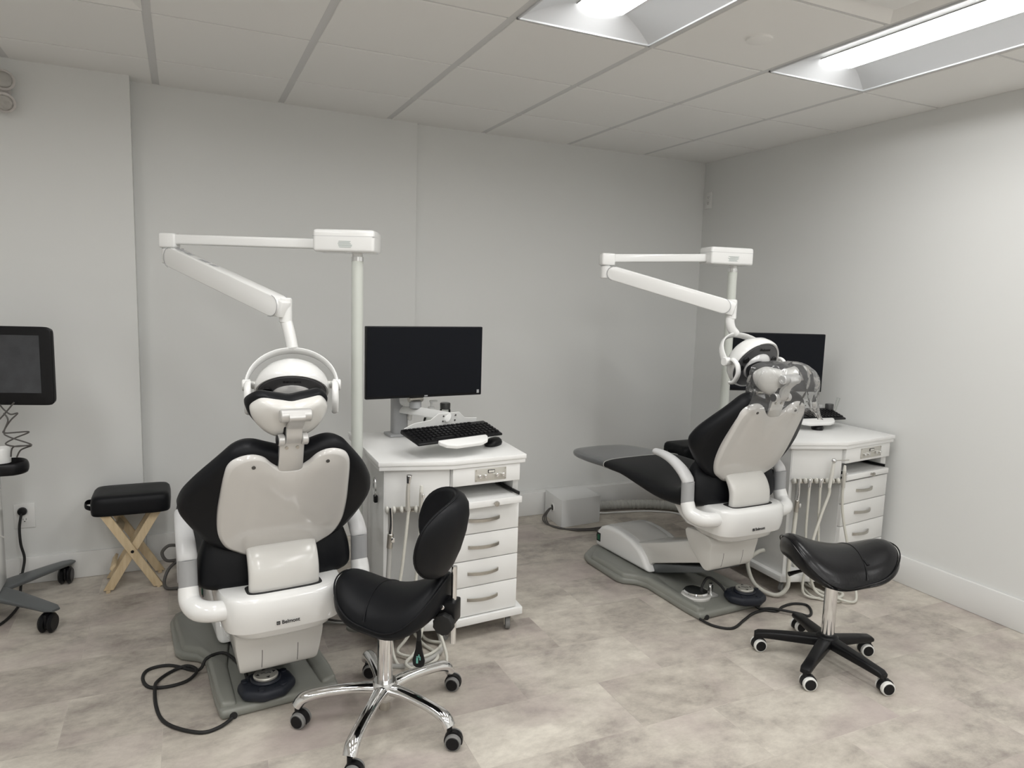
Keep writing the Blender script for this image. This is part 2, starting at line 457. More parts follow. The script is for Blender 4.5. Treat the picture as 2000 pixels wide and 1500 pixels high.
# ------------------------------------------------------------------ dental chair
def chair_shapes():
    pass
def prof(z): return .02 - .5 * (z - .65)     # outer back plane of the backrest, leaning back
NRM = V((0, .894, .447))
def bk(x, z, off, dz): return V((x, prof(z), z + dz)) + NRM * (off + 2.0 * max(0, abs(x) - .17) ** 2)
def ring_from(outline, off, dz, sc, c=(0, .86)):
    return [bk(c[0] + (p[0] - c[0]) * sc, c[1] + (p[1] - c[1]) * sc, off, dz) for p in outline]
def dental_chair(loc, rz, dz, label, logo=True, foot_cover=False, head_dz=0.0):
    t = thing('dental_chair', label, 'dental chair', loc, rz)
    # floor plate
    half = [(-.206, .0), (-.212, .10), (-.204, .40), (-.225, .45), (-.285, .50), (-.300, .54), (-.294, .82), (-.27, .89), (-.15, .985), (-.05, 1.0)]
    poly = half + [(-x, y) for x, y in reversed(half)]
    bp = MB().prism_z(poly, .0005, .036, bev=.014, seg=3).build('base_plate', 'base', t)
    mb = MB()
    for s in (-1, 1):
        q = [(s * .205, .02), (s * .21, .11), (s * .203, .40), (s * .225, .46), (s * .28, .51), (s * .285, .80), (s * .14, .95), (s * .10, .50), (s * .14, .30), (s * .152, .02)]
        if s > 0: q.reverse()
        top = lambda p: (p[0] * .97, p[1] + .004, .058 if abs(p[0]) > .18 else .046)
        mb.prism(q, lambda p: (p[0], p[1], .02), top, bev=.012, seg=3)
    mb.build('side_rim', 'base', bp)
    mb = MB()
    for x in (-.165, .165): mb.cyl((x, -.004, .012), (x, .02, .012), .013, n=16)
    mb.build('cable_notch', 'dark', bp)
    # base cover with the grey top strip
    prf = [(.462, .05), (.515, .122), (.562, .158), (.63, .183), (.72, .196), (.80, .197), (.869, .190), (.915, .172), (.948, .14), (.962, .10), (.963, .045)]
    MB().prism_x(prf, -.148, .148, bev=.022, seg=4).build('base_cover', 'gloss', t)
    prf2 = [(y if y < .9 else y - .004, z_ + .003) for y, z_ in prf[1:8]] + [(.90, .10), (.55, .10)]
    MB().prism_x(prf2, -.10, .10, bev=.006).build('cover_strip', 'shell', t)
    sw = MB().box((-.1485, .925, .105), (.004, .036, .05), bev=.001).build('switch_plate', 'dark', t)
    MB().box((-.151, .922, .105), (.005, .02, .032), bev=.001).build('power_switch', 'greensw', sw)
    # lift arm
    def sh(p): return (p[0], p[1] + dz * max(0, min(1, 1 - (p[0] - .05) / .6)))
    arm = [(.66, .10), (.64, .165), (.58, .178), (.40, .240), (.20, .315), (.08, .345), (.05, .25), (.16, .212), (.47, .10), (.50, .07)]
    la = MB().prism_x([sh(p) for p in arm], -.117, .117, bev=.012).build('lift_arm', 'shell', t)
    mb = MB().prism_x([sh(p) for p in [(.56, .06), (.5, .088), (.09, .214), (.07, .20), (.15, .165), (.46, .05)]], -.10, .10, bev=.004)
    mb.build('arm_underside', 'cartgrey', la)
    # gearbox at the rear of the arm
    gb = [(.028, .385), (.022, .30), (.034, .235), (.055, .214), (.085, .222), (.13, .27), (.175, .325), (.19, .39)]
    gb = [(y, z_ + dz) for y, z_ in gb]
    rings = []
    for x, sc in ((-.152, .90), (-.150, .97), (-.14, 1.0), (-.06, 1.0), (.06, 1.0), (.14, 1.0), (.150, .97), (.152, .90)):
        cy_, cz_ = .09, .31 + dz
        rings.append([V((x * (1 - .10 * max(0, (cz_ + .02 - z_) / .1) * (abs(x) > .1)), cy_ + (y - cy_) * sc, cz_ + (z_ - cz_) * sc)) for y, z_ in catmull_2d(gb)])
    gbx = MB().loft(rings).build('rear_housing', 'shell', t, smooth=.7)
    for x in (-.062, .062):
        P = [V((x, y - .0004, z_)) for y, z_ in catmull_2d([(.0265, .383 + dz)] + gb[1:4] + [(.062, .2142 + dz)], 4, False)]
        mb = MB(); mb.loft([[p + V((-.0009, 0, 0)), p + V((.0009, 0, 0)), p + V((.0009, .003, 0)), p + V((-.0009, .003, 0))] for p in P])
        mb.build('panel_seam', 'dark', gbx, smooth=0)
    # seat pan
    rings = []
    for z_, hx, y0, y1, e in ((.383, .10, -.035, .06, 3), (.386, .135, -.062, .09, 3.4), (.40, .165, -.085, .14, 3.6), (.425, .178, -.092, .19, 4),
                              (.428, .186, -.105, .20, 4), (.432, .196, -.115, .21, 4.5), (.46, .203, -.124, .25, 4.5), (.50, .207, -.130, .29, 4.5), (.54, .207, -.128, .32, 4.5), (.552, .203, -.120, .325, 4.5), (.556, .19, -.105, .31, 4.5)):
        rings.append(superring(0, (y0 + y1) / 2, z_ + dz, hx, (y1 - y0) / 2, e, 56))
    pan = MB().loft(rings).build('seat_pan', 'gloss', t, smooth=.8)
    if logo:
        mx = frame((.004, -.1262, .460 + dz), (1, 0, 0), (0, .16, 1))
        text('logo_lettering', 'Belmont', .0175, mx, 'txt', pan, bold=.00025)
        mb = MB()
        for a, b, w, h in ((-.0045, 0, .0022, .011), (.0045, 0, .0022, .011), (0, .0045, .011, .0022), (0, -.0045, .011, .0022), (.0, 0, .003, .004)):
            mb.box(mx @ V((-.041 + a, b, 0)), (w, .002, h))
        mb.build('logo_mark', 'txt', pan, smooth=0)
    # seat and leg rest, one long cushion
    st = [(.105, .765, .055, .75, .17), (.125, .74, .030, .71, .225), (.14, .69, .010, .655, .252), (.155, .642, .0, .60, .262), (.175, .618, .004, .558, .265), (.21, .604, .04, .535, .265),
          (.28, .598, .15, .508, .264), (.38, .60, .30, .505, .263), (.50, .608, .46, .530, .262), (.62, .613, .60, .553, .26),
          (.75, .612, .75, .556, .257), (.90, .602, .90, .548, .25), (1.02, .594, 1.02, .543, .238), (1.12, .588, 1.12, .542, .215), (1.18, .582, 1.18, .545, .175), (1.20, .572, 1.20, .552, .13)]
    rings = []
    for yt, zt, yb, zb, hw in st:
        r_ = []
        for k in range(36):
            a = 2 * PI * k / 36; c, q = math.cos(a), math.sin(a)
            cx_ = math.copysign(abs(c) ** .45, c); qq = math.copysign(abs(q) ** .62, q)
            m_ = (qq + 1) / 2
            r_.append(V((hw * cx_, yb + (yt - yb) * m_, zb + (zt - zb) * m_ + dz)))
        rings.append(r_)
    rr = [catmull([r[k] for r in rings], 4) for k in range(36)]
    rings = [[rr[k][i] for k in range(36)] for i in range(len(rr[0]))]
    seat = MB().loft(rings).build('seat', 'vinyl', t, smooth=1.0)
    if foot_cover:
        n0 = int(len(rings) * .668)
        rg = []
        for r in rings[n0:]:
            c_ = sum(r, V()) / len(r)
            rg.append([c_ + (p - c_) * 1.012 + (p - c_).normalized() * .002 for p in r])
        fc = MB().loft(rg, False, True).build('foot_cover', 'cover', seat, smooth=1.0); fc['label'] = 'glossy grey plastic foot cover'
        MB().tube(rg[0], .0025, 6, closed=True).build('cover_edge', 'hoseg', fc)
    mb = MB().box((0, .90, .534 + dz), (.30, .40, .02), bev=.005)
    mb.build('leg_rest_pan', 'blk', t)
    # arm rests
    for s in (-1, 1):
        pts = [(s * .14, -.035, .502), (s * .215, -.05, .507), (s * .268, -.028, .512), (s * .291, .015, .53), (s * .293, .036, .572)]
        el = MB().tube([V(p) + V((0, 0, dz)) for p in pts], [.032, .034, .036, .034, .0315], 20, sm=5).build('armrest_elbow', 'gloss', t)
        MB().cyl((s * .293, .036, .57 + dz), (s * .293,   .040, .668 + dz), .0295, n=28).build('armrest_post', 'armgrey', el)
        pts = [(s * .293, .039, .664), (s * .293, .047, .680), (s * .293, .085, .712), (s * .292, .15, .742), (s * .290, .22, .756), (s * .288, .285, .758)]
        P = catmull([V(p) + V((0, 0, dz)) for p in pts], 6)
        rad = [.0295, .032, .031, .028, .025, .021]
        MB().tube(P, rad, 20, flat=((1, 0, 0), 1.0, .72)).build('armrest_pad', 'padgrey', el, smooth=1)
    # back rest: upholstery wings and glossy panel
    out = [(0, 1.03), (-.03, 1.038), (-.072, 1.052), (-.111, 1.065), (-.144, 1.066), (-.175, 1.053), (-.203, 1.025), (-.262, .955), (-.303, .893), (-.320, .846), (-.321, .818), (-.305, .785), (-.25, .722), (-.193, .682), (-.10, .640), (0, .628)]
    out = out + [(-x, z_) for x, z_ in reversed(out[1:-1])]
    O = [(p.x, p.y) for p in catmull([V((x, z_, 0)) for x, z_ in out], 4, True)]
    rings = [ring_from(O, .004, dz, .5), ring_from(O, .006, dz, .9), ring_from(O, .014, dz, .975), ring_from(O, .03, dz, 1.0), ring_from(O, .055, dz, 1.0), ring_from(O, .075, dz, .965), ring_from(O, .086, dz, .90), ring_from(O, .090, dz, .6)]
    br = MB().fan(rings, bk(0, .86, .004, dz), bk(0, .86, .09, dz)).build('backrest', 'vinyl', t, smooth=1.2)
    pl = [(.008, .992), (-.03, .995), (-.058, 1.012), (-.085, 1.037), (-.117, 1.048), (-.152, 1.044), (-.183, 1.026), (-.199, .99), (-.208, .90), (-.212, .83), (-.207, .762), (-.185, .712), (-.15, .684), (-.097, .657), (0, .640)]
    pl = pl + [(-x, z_) for x, z_ in reversed(pl[1:-1])]
    O = [(p.x, p.y) for p in catmull([V((x, z_, 0)) for x, z_ in pl], 4, True)]
    rings = [ring_from(O, .02, dz, .98), ring_from(O, .02, dz, 1.0), ring_from(O, .002, dz, 1.0), ring_from(O, -.003, dz, .994), ring_from(O, -.010, dz, .955), ring_from(O, -.0115, dz, .94), ring_from(O, -.014, dz, .6), ring_from(O, -.016, dz, .3)]
    bpn = MB().fan(rings, bk(0, .86, .02, dz), bk(0, .86, -.017, dz)).build('back_panel', 'panel', t, smooth=1.0)
    for s in (-1, 1):
        c_ = bk(s * .117, 1.015, -.0095, dz)
        MB().cyl(c_ + NRM * .004, c_ - NRM * .0055, .0062, n=16).build('screw', 'cable', bpn)
    # lower spine plate dropping into the seat pan
    sp = catmull_2d([(-.012, .70), (-.048, .665), (-.070, .62), (-.073, .57), (-.066, .52), (-.060, .475), (-.06, .46)], closed=False)
    rings = []
    for y, z_ in sp:
        r_ = []
        for k in range(32):
            a = 2 * PI * k / 32; c, q = math.cos(a), math.sin(a)
            r_.append(V((.117 * math.copysign(abs(c) ** .3, c), y + .02 + .022 * math.copysign(abs(q) ** .5, q) - (.006 * (1 - abs(c)) if q < 0 else 0), z_ + dz)))
        rings.append(r_)
    MB().loft(rings).build('spine_plate', 'shell', t, smooth=.8)
    MB().loft([superring(0, -.045, .5555 + dz, .126, .046, 5), superring(0, -.045, .5575 + dz, .126, .046, 5)]).build('slot_gasket', 'dark', t)
    # head rest
    hz = dz + head_dz
    nk = MB()
    a0, a1 = V((0, -.150, .985 + dz)), V((0, -.176, 1.082 + hz))
    d_ = (a1 - a0).normalized()
    nk.box((a0 + a1) / 2, (.078, .016, (a1 - a0).length), rot=d_.to_track_quat('Z', 'Y').to_matrix(), bev=.003)
    nk = nk.build('neck_plate', 'silver', t)
    mb = MB()
    for x in (-.017, .017): mb.cyl((x, -.172, 1.068 + hz), (x, -.184, 1.065 + hz), .0055, n=14)
    mb.build('bolt', 'steel', nk)
    p0, p1 = V((0, -.192, 1.094 + hz)), V((0, -.232, 1.178 + hz))
    pv = MB().cyl((.026, p0.y, p0.z), (.047, p0.y, p0.z), .019, n=28, bev=.003).build('lower_pivot', 'silver', t)
    pv = MB().cyl((-.047, p0.y, p0.z), (-.026, p0.y, p0.z), .019, n=28, bev=.003).build('lower_pivot', 'silver', t)
    MB().cyl((-.050, p0.y, p0.z), (-.0475, p0.y, p0.z), .017, n=28).build('pivot_cap', 'blk', pv)
    pts = [p0 + V((0, 0, -.012)), p0 + V((0, -.014, .01)), p0 + V((0, -.022, .04)), p1 + V((0, -.02, -.01)), p1 + V((0, -.012, .01))]
    mb = MB(); P = catmull(pts, 5); rings = []
    for i, p in enumerate(P):
        w_ = .024
        rings.append([p + V((-w_, -.007, 0)), p + V((w_, -.007, 0)), p + V((w_, .009, 0)), p + V((-w_, .009, 0))])
    mb.loft(rings).build('link_bar', 'silver', pv, smooth=.7)
    MB().box(p0 + V((-.006, .006, .045)), (.045, .02, .075), bev=.003).build('link_core', 'blk', pv)
    MB().cyl((-.048, p1.y, p1.z), (.048, p1.y, p1.z), .021, n=30, bev=.003).build('upper_pivot', 'silver', t)
    # shell (hard back) and cushion
    so = [(0, 1.212), (-.04, 1.220), (-.085, 1.222), (-.108, 1.205), (-.122, 1.178), (-.112, 1.145), (-.085, 1.115), (-.045, 1.096), (0, 1.092)]
    so = so + [(-x, z_) for x, z_ in reversed(so[1:-1])]
    O = [(p.x, p.y) for p in catmull([V((x, z_, 0)) for x, z_ in so], 4, True)]
    c0 = V((0, -.180, 1.16 + hz)); tilt = V((0, -.42, .907)); nn = V((0, .907, .42))
    def hp(x, z_, off): return c0 + V((x, 0, 0)) + tilt * (z_ - 1.16) + nn * (off + 4.0 * max(0, abs(x) - .03) ** 2)
    def hr(off, sc): return [hp(x * sc, 1.16 + (z_ - 1.16) * sc, off) for x, z_ in O]
    MB().fan([hr(.022, .99), hr(.004, 1.0), hr(-.010, .95), hr(-.018, .80), hr(-.024, .5)], hp(0, 1.16, .022), hp(0, 1.16, -.026)).build('headrest_shell', 'shell', t, smooth=1.2)
    MB().fan([hr(.020, .6), hr(.0205, 1.02), hr(.03, 1.07), hr(.05, 1.075), hr(.065, 1.0), hr(.072, .7)], hp(0, 1.16, .02), hp(0, 1.16, .070)).build('headrest_cushion', 'vinyl', t, smooth=1.2)
    return t
def catmull_2d(p, n=4, closed=True):
    return [(q.x, q.y) for q in catmull([V((a, b, 0)) for a, b in p], n, closed)]

RZL, RZR = .098, .046
LC, RC = (.385, -.016, 0), (2.457, -.017, 0)
dental_chair(LC, RZL, -.085, 'nearer dental chair at left, seen from behind with its grey back panel facing the camera')
dental_chair(RC, RZR, 0.0, 'farther dental chair at right, reclined with grey foot cover and bag over its headrest', foot_cover=True, head_dz=-.018)

# ------------------------------------------------------------------ dental lights on poles
def dental_light(post, ztop, box_off, elbow, zel, send, knuck, tube_pts, hc, hyaw, pitch, label, arm_r=.041):
    px, py = post
    t = thing('dental_light', label, 'dental light', (px, py, 0))
    W_ = lambda p: V((p[0] - px, p[1] - py, p[2]))
    MB().cyl((0, 0, 0.012), (0, 0, ztop), .0245, n=28).build('pole', 'pole', t)
    MB().lathe([(0, 0.0005), (.045, 0.0005), (.045, .010), (.04, .014), (.0, .014)]).build('pole_foot', 'base', t)
    col_ = MB().cyl((0, 0, ztop - .005), (0, 0, ztop + .012), .0255, n=28).build('collar', 'chrome', t)
    MB().cyl((0, 0, ztop + .012), (0, 0, ztop + .035), .021, n=24).build('neck', 'gloss', col_)
    e = W_((elbow[0], elbow[1], zel))
    dr = V((e.x, e.y, 0)).normalized(); ang = math.atan2(dr.y, dr.x)
    R3 = Matrix.Rotation(ang, 3, 'Z')
    zb = ztop + .073
    bx = MB().box(V((0, 0, zb)) + dr * box_off, (.255, .125, .092), rot=R3, bev=.014, seg=4).build('power_housing', 'gloss', t)
    nrm = V((dr.y, -dr.x, 0)); nrm = -nrm if nrm.y > 0 else nrm
    mb = MB()
    for k in range(6):
        c_ = V((0, 0, zb - .002 - k * .0048)) + dr * (box_off - .005 + random.uniform(-.004, .004)) + nrm * .0632
        mb.box(c_, (.06 + random.uniform(-.014, .008), .0006, .0016), rot=R3)
    mb.build('label_lettering', 'txtg', bx, smooth=0)
    MB().box(V((0, 0, zb + .018)) + dr * box_off, (.2552, .1252, .0012), rot=R3).build('lid_seam', 'armgrey', bx, smooth=0)
    # fixed arm
    L_ = V((e.x, e.y, 0)).length
    p0, p1 = V((0, 0, zb - .012)) + dr * (box_off + .12), V((e.x, e.y, zel - .026)) - dr * .015
    d_ = (p1 - p0); q = d_.to_track_quat('X', 'Z').to_matrix()
    MB().box((p0 + p1) / 2, (d_.length, .038, .042), rot=q, bev=.008, seg=3).build('fixed_arm', 'gloss', t)
    eb = MB().box((e.x, e.y, zel - .032) - dr * .004 if False else V((e.x, e.y, zel - .032)) - dr * .004, (.072, .052, .062), rot=R3, bev=.009, seg=3)
    eb = eb.build('elbow_joint', 'gloss', t)
    MB().cyl((e.x, e.y, zel - .128), (e.x, e.y, zel - .063), .0265, n=30, bev=.004).build('elbow_pin', 'gloss', eb)
    MB().cyl((e.x, e.y, zel - .0660), (e.x, e.y, zel - .0640), .0262, n=30).build('joint_seam', 'armgrey', eb)
    # spring arm
    s0 = V((e.x, e.y, zel - .090)); s1 = W_(send)
    d2 = (s1 - s0); dn = d2.normalized(); q = d2.to_track_quat('X', 'Z').to_matrix()
    sd = q @ V((0, 1, 0)); up = q @ V((0, 0, 1))
    rings = []
    N = 14
    for k in range(N + 1):
        f = k / N; a = (f - .5) * PI
        pass
    outl = []
    ln = d2.length
    for k in range(9):
        a = PI / 2 + PI * k / 8; outl.append((.05 + arm_r * math.cos(a), arm_r * math.sin(a)))
    for k in range(9):
        a = -PI / 2 + PI * k / 8; outl.append((ln - .005 + arm_r * math.cos(a), arm_r * math.sin(a)))
    sa = MB().prism([(x, z_) for x, z_ in outl], lambda p: s0 + dn * p[0] + up * p[1] - sd * .03, lambda p: s0 + dn * p[0] + up * p[1] + sd * .03, bev=.007, seg=3).build('spring_arm', 'gloss', t, smooth=.5)
    for sg in (-1, 1):
        off = sd * (.0302 * sg)
        for ps in (outl[:9], outl[9:]):
            MB().tube([s0 + dn * p[0] + up * p[1] + off for p in ps], .0012, 6).build('cover_seam', 'armgrey', sa)
    mb = MB()
    for f, w_ in ((.10, .05), (.19, .04), (.34, .05), (.43, .03)):
        mb.box(s0 + dn * (ln * f) + up * (arm_r + .0002), (w_, .024, .0012), rot=q)
    mb.build('slot_cover', 'armgrey', sa, smooth=0)
    kp = W_(knuck)
    MB().cyl(kp + V((0, 0, .022)), kp + V((0, 0, -.072)), .024, n=28, bev=.004).build('knuckle', 'gloss', t)
    mb = MB().prism([(0, .034), (0, -.034), (.05, -.03), (.05, .03)], lambda p: s1 + dn * (p[0] + .0) + up * p[1] - sd * .022, lambda p: s1 + dn * p[0] + up * p[1] + sd * .022, bev=.006)
    mb.build('knuckle_link', 'gloss', t)
    tp = [W_(p) for p in tube_pts]
    tb = MB().tube([kp + V((0, 0, -.06))] + tp, .0215, 20, sm=6).build('drop_tube', 'gloss', t)
    # yoke and lamp head
    hc = W_(hc)
    Ry = Matrix.Rotation(hyaw, 3, 'Z')
    xa = Ry @ V((1, 0, 0)); n_ = Ry @ V((0, -math.cos(pitch), -math.sin(pitch)))
    upv = Ry @ V((0, .70, .714))
    pts = [hc + xa * (.160 * math.cos(a)) + upv * (.163 * math.sin(a)) for a in [PI * k / 24 for k in range(25)]]
    yk = MB().tube(pts, .012, 14, flat=(xa, .55, 1.5)).build('yoke', 'gloss', t)
    for s in (-1, 1):
        p_ = hc + xa * (s * .16)
        MB().cyl(p_ - xa * .017 * s, p_ + xa * .012 * s, .021, n=24, bev=.003).build('yoke_pivot', 'gloss', yk)
    hd = MB().lathe([(0.0, -.085), (.03, -.083), (.07, -.072), (.10, -.050), (.122, -.02), (.130, .005), (.1315, .022), (.127, .032), (.120, .030), (.118, .024), (0, .024)], hc, n_, 56).build('lamp_head', 'gloss', t, smooth=.9)
    MB().lathe([(.0, .020), (.118, .024), (.116, .034), (.072, .040), (0, .040)], hc, n_, 48).build('face_ring', 'ringgrey', hd)
    MB().lathe([(.072, .036), (.068, .048), (.05, .060), (.025, .067), (0, .069)], hc, n_, 40).build('lens', 'lampglass', hd, smooth=1.2)
    fr = frame(hc + n_ * .039, xa, -(n_.cross(xa)))
    if (fr.to_3x3() @ V((0, 1, 0))).z < 0: fr = frame(hc + n_ * .039, xa, n_.cross(xa))
    for ax_, ay_ in ((-.085, .035), (.085, .035), (-.092, -.012), (.092, -.012)):
        c_ = fr @ V((ax_, ay_, 0))
        MB().lathe([(.0, 0), (.017, 0), (.016, .004), (0, .004)], c_, n_, 20).build('sensor_button', 'blk', hd)
    text('lettering', 'Belmont', .018, fr @ Matrix.Translation((0, .092, .0)), 'txt', hd, bold=.0004)
    for s in (-1, 1):                        # loop handles hanging from the pivots
        b = hc + xa * (s * .150)
        f_ = V((n_.x, n_.y, 0)).normalized()
        pts = [b + f_ * .01 + xa * (s * -.012), b + f_ * .035 + V((0, 0, .012)), b + f_ * .065 + V((0, 0, -.01)), b + f_ * .072 + V((0, 0, -.05)), b + f_ * .05 + V((0, 0, -.088)), b + f_ * .025 + V((0, 0, -.095))]
        MB().tube(pts, .011, 14, sm=5, flat=(xa, 1.1, .8)).build('handle', 'gloss', yk)
    MB().cyl(hc - xa * .14, hc + xa * .14, .014, n=16).build('axle', 'shell', yk)
    return t
dental_light((.762, .487), 1.612, .042, (.049, .868), 1.703, (.419, .311, 1.418), (.449, .298, 1.428),
             [(.460, .287, 1.32), (.470, .277, 1.262)], (.453, .163, 1.136), -.15, .95,
             'white dental light on cream pole, hanging over the nearer left dental chair')
dental_light((2.775, .495), 1.650, .045, (2.05, .606), 1.712, (2.459, .181, 1.462), (2.491, .167, 1.474),
             [(2.486, .168, 1.392), (2.497, .167, 1.358), (2.524, .166, 1.332)], (2.528, .051, 1.210), .03, .55,
             'white dental light on cream pole, hanging over the farther right dental chair', .036)

# ------------------------------------------------------------------ foot controls
def in_chair(loc, rz, x, y, z_=0): return V(loc) + Matrix.Rotation(rz, 3, 'Z') @ V((x, y, z_))
def foot_pedal(pos, rz, zb, label, cable):
    t = thing('foot_pedal', label, 'foot pedal', pos, rz)
    poly = [(.105 * math.cos(a + PI / 8), .09 * math.sin(a + PI / 8)) for a in [2 * PI * k / 8 for k in range(8)]]
    MB().prism_z(poly, zb, zb + .042, bev=.018, seg=4).build('pedal_body', 'navy', t, smooth=.9)
    MB().lathe([(0, .0), (.052, .0), (.054, .006), (.05, .012), (0, .012)], (0, .01, zb + .040)).build('knob_ring', 'navy', t)
    kb = MB().lathe([(0, 0), (.042, 0), (.0435, .008), (.040, .012), (0, .0135)], (0, .01, zb + .050)).build('direction_knob', 'nickel', t)
    mb = MB(); zz = zb + .0636
    for a in range(4):
        r_ = Matrix.Rotation(a * PI / 2, 3, 'Z')
        mb.prism([(0, .036), (-.007, .025), (.007, .025)], lambda p: V((0, .01, zz - .001)) + r_ @ V((p[0], p[1], 0)), lambda p: V((0, .01, zz)) + r_ @ V((p[0], p[1], 0)))
    mb.tube([(-.016, .014, zz), (-.006, .014, zz), (.0, .006, zz), (.010, .008, zz), (.016, .002, zz)], .0014, 6)
    mb.build('arrow_marks', 'txt', kb, smooth=0)
    for x, y in ((-.07, .03), (.07, .03), (-.035, -.055), (.04, -.055)):
        MB().lathe([(0, 0), (.013, 0), (.012, .005), (0, .006)], (x, y, zb + .041), n=20).build('button', 'navy', t)
    inv = Matrix.Rotation(-rz, 3, 'Z')
    for i, (c_, r_) in enumerate(cable):
        MB().tube([inv @ (V(p) - V(pos)) for p in c_], r_, 10, sm=6).build('cable', 'blkrub', t)
    return t
lp = in_chair(LC, RZL, -.04, .065)
Lc = [(lp.x - .06, lp.y + .045, .055), (.27, .20, .053), (.215, .335, .061), (.150, .330, .058), (.125, .318, .025), (.095, .352, .0075), (.014, .424, .0065), (-.058, .419, .0065), (-.076, .359, .0065), (-.053, .284, .0065), (.008, .26, .0065), (.077, .278, .0065), (.111, .323, .0165),
      (.077, .382, .013), (.023, .371, .0065), (-.023, .318, .0065), (-.031, .246, .0175), (-.024, .137, .0065), (.0, .035, .0065), (.051, -.036, .0065), (.121, -.086, .0065), (.175, -.075, .0065), (.216, -.046, .012)]
foot_pedal((lp.x, lp.y, 0), RZL + .12, .0365, 'dark foot pedal with looped cable on the base of the nearer chair', [(Lc, .0062)])
rp = in_chair(RC, RZR, .105, .03)
Rc1 = [(2.25, -.025, .012), (2.276, -.10, .0065), (2.339, -.147, .0065), (2.452, -.10, .0065), (2.537, -.064, .0065), (2.616, -.055, .0065), (2.67, -.085, .0065), (2.736, -.057, .0065), (2.817, -.051, .0065), (2.864, -.088, .0065), (2.824, -.153, .0065), (2.774, -.181, .0065), (2.727, -.160, .0185), (2.655, -.075, .017), (2.60, -.04, .012), (2.59, -.02, .035)]
Rc2 = [(rp.x - .06, rp.y + .07, .06), (rp.x - .075, rp.y + .10, .09), (rp.x - .12, rp.y + .13, .12), (rp.x - .165, rp.y + .12, .09), (rp.x - .17, rp.y + .12, .045)]
foot_pedal((rp.x, rp.y, 0), RZR - .35, .0365, 'dark foot pedal with silver knob on the base of the farther chair', [(Rc1, .0062), (Rc2, .0062)])
sp_ = in_chair(RC, RZR, -.085, .165)
t = thing('disc_pedal', 'silver disc foot pedal under the farther dental chair', 'foot pedal', (sp_.x, sp_.y, 0), RZR)
MB().lathe([(0, .037), (.072, .037), (.073, .046), (.068, .052), (0, .052)]).build('pedal_base', 'shell', t)
MB().lathe([(0, .054), (.062, .054), (.064, .062), (.058, .069), (.03, .074), (0, .075)]).build('disc', 'chrome', t)
br_ = MB().prism_z([(.045, -.05), (.095, -.055), (.095, .01), (.075, .012), (.066, -.01)], .037, .05, bev=.003).build('bracket', 'silver', t)
MB().cyl((.08, -.015, .05), (.08, -.015, .095), .011, n=18, bev=.002).build('bracket_pin', 'chrome', br_)

# ------------------------------------------------------------------ delivery cabinets
def inset(poly, d):
    n = len(poly); out = []
    for i in range(n):
        a, b, c = V(poly[i - 1]), V(poly[i]), V(poly[(i + 1) % n])
        d1, d2 = (b - a).normalized(), (c - b).normalized()
        n1, n2 = V((-d1.y, d1.x)), V((-d2.y, d2.x))
        m = (n1 + n2); m = m / (1 + n1.dot(n2))
        out.append((b.x + m.x * d, b.y + m.y * d))
    return out
def caster_small(parent, x, y, top, rad=.03, m='castgrey', rz=.5):
    e = MB().cyl((x, y, top - .012), (x, y, top), .011, n=12)
    f = V((math.cos(rz), math.sin(rz), 0)); sd = V((-f.y, f.x, 0))
    c_ = V((x, y, rad)) - f * .012
    for s in (-1, 1): e.box(c_ + sd * (s * .014) + V((0, 0, .014)) + f * .004, (.030, .003, .04), rot=Matrix.Rotation(rz, 3, 'Z'))
    e = e.build('caster', 'steel', parent)
    MB().cyl(c_ - sd * .011, c_ + sd * .011, rad, n=22, bev=.003).build('wheel', m, e)
    return e
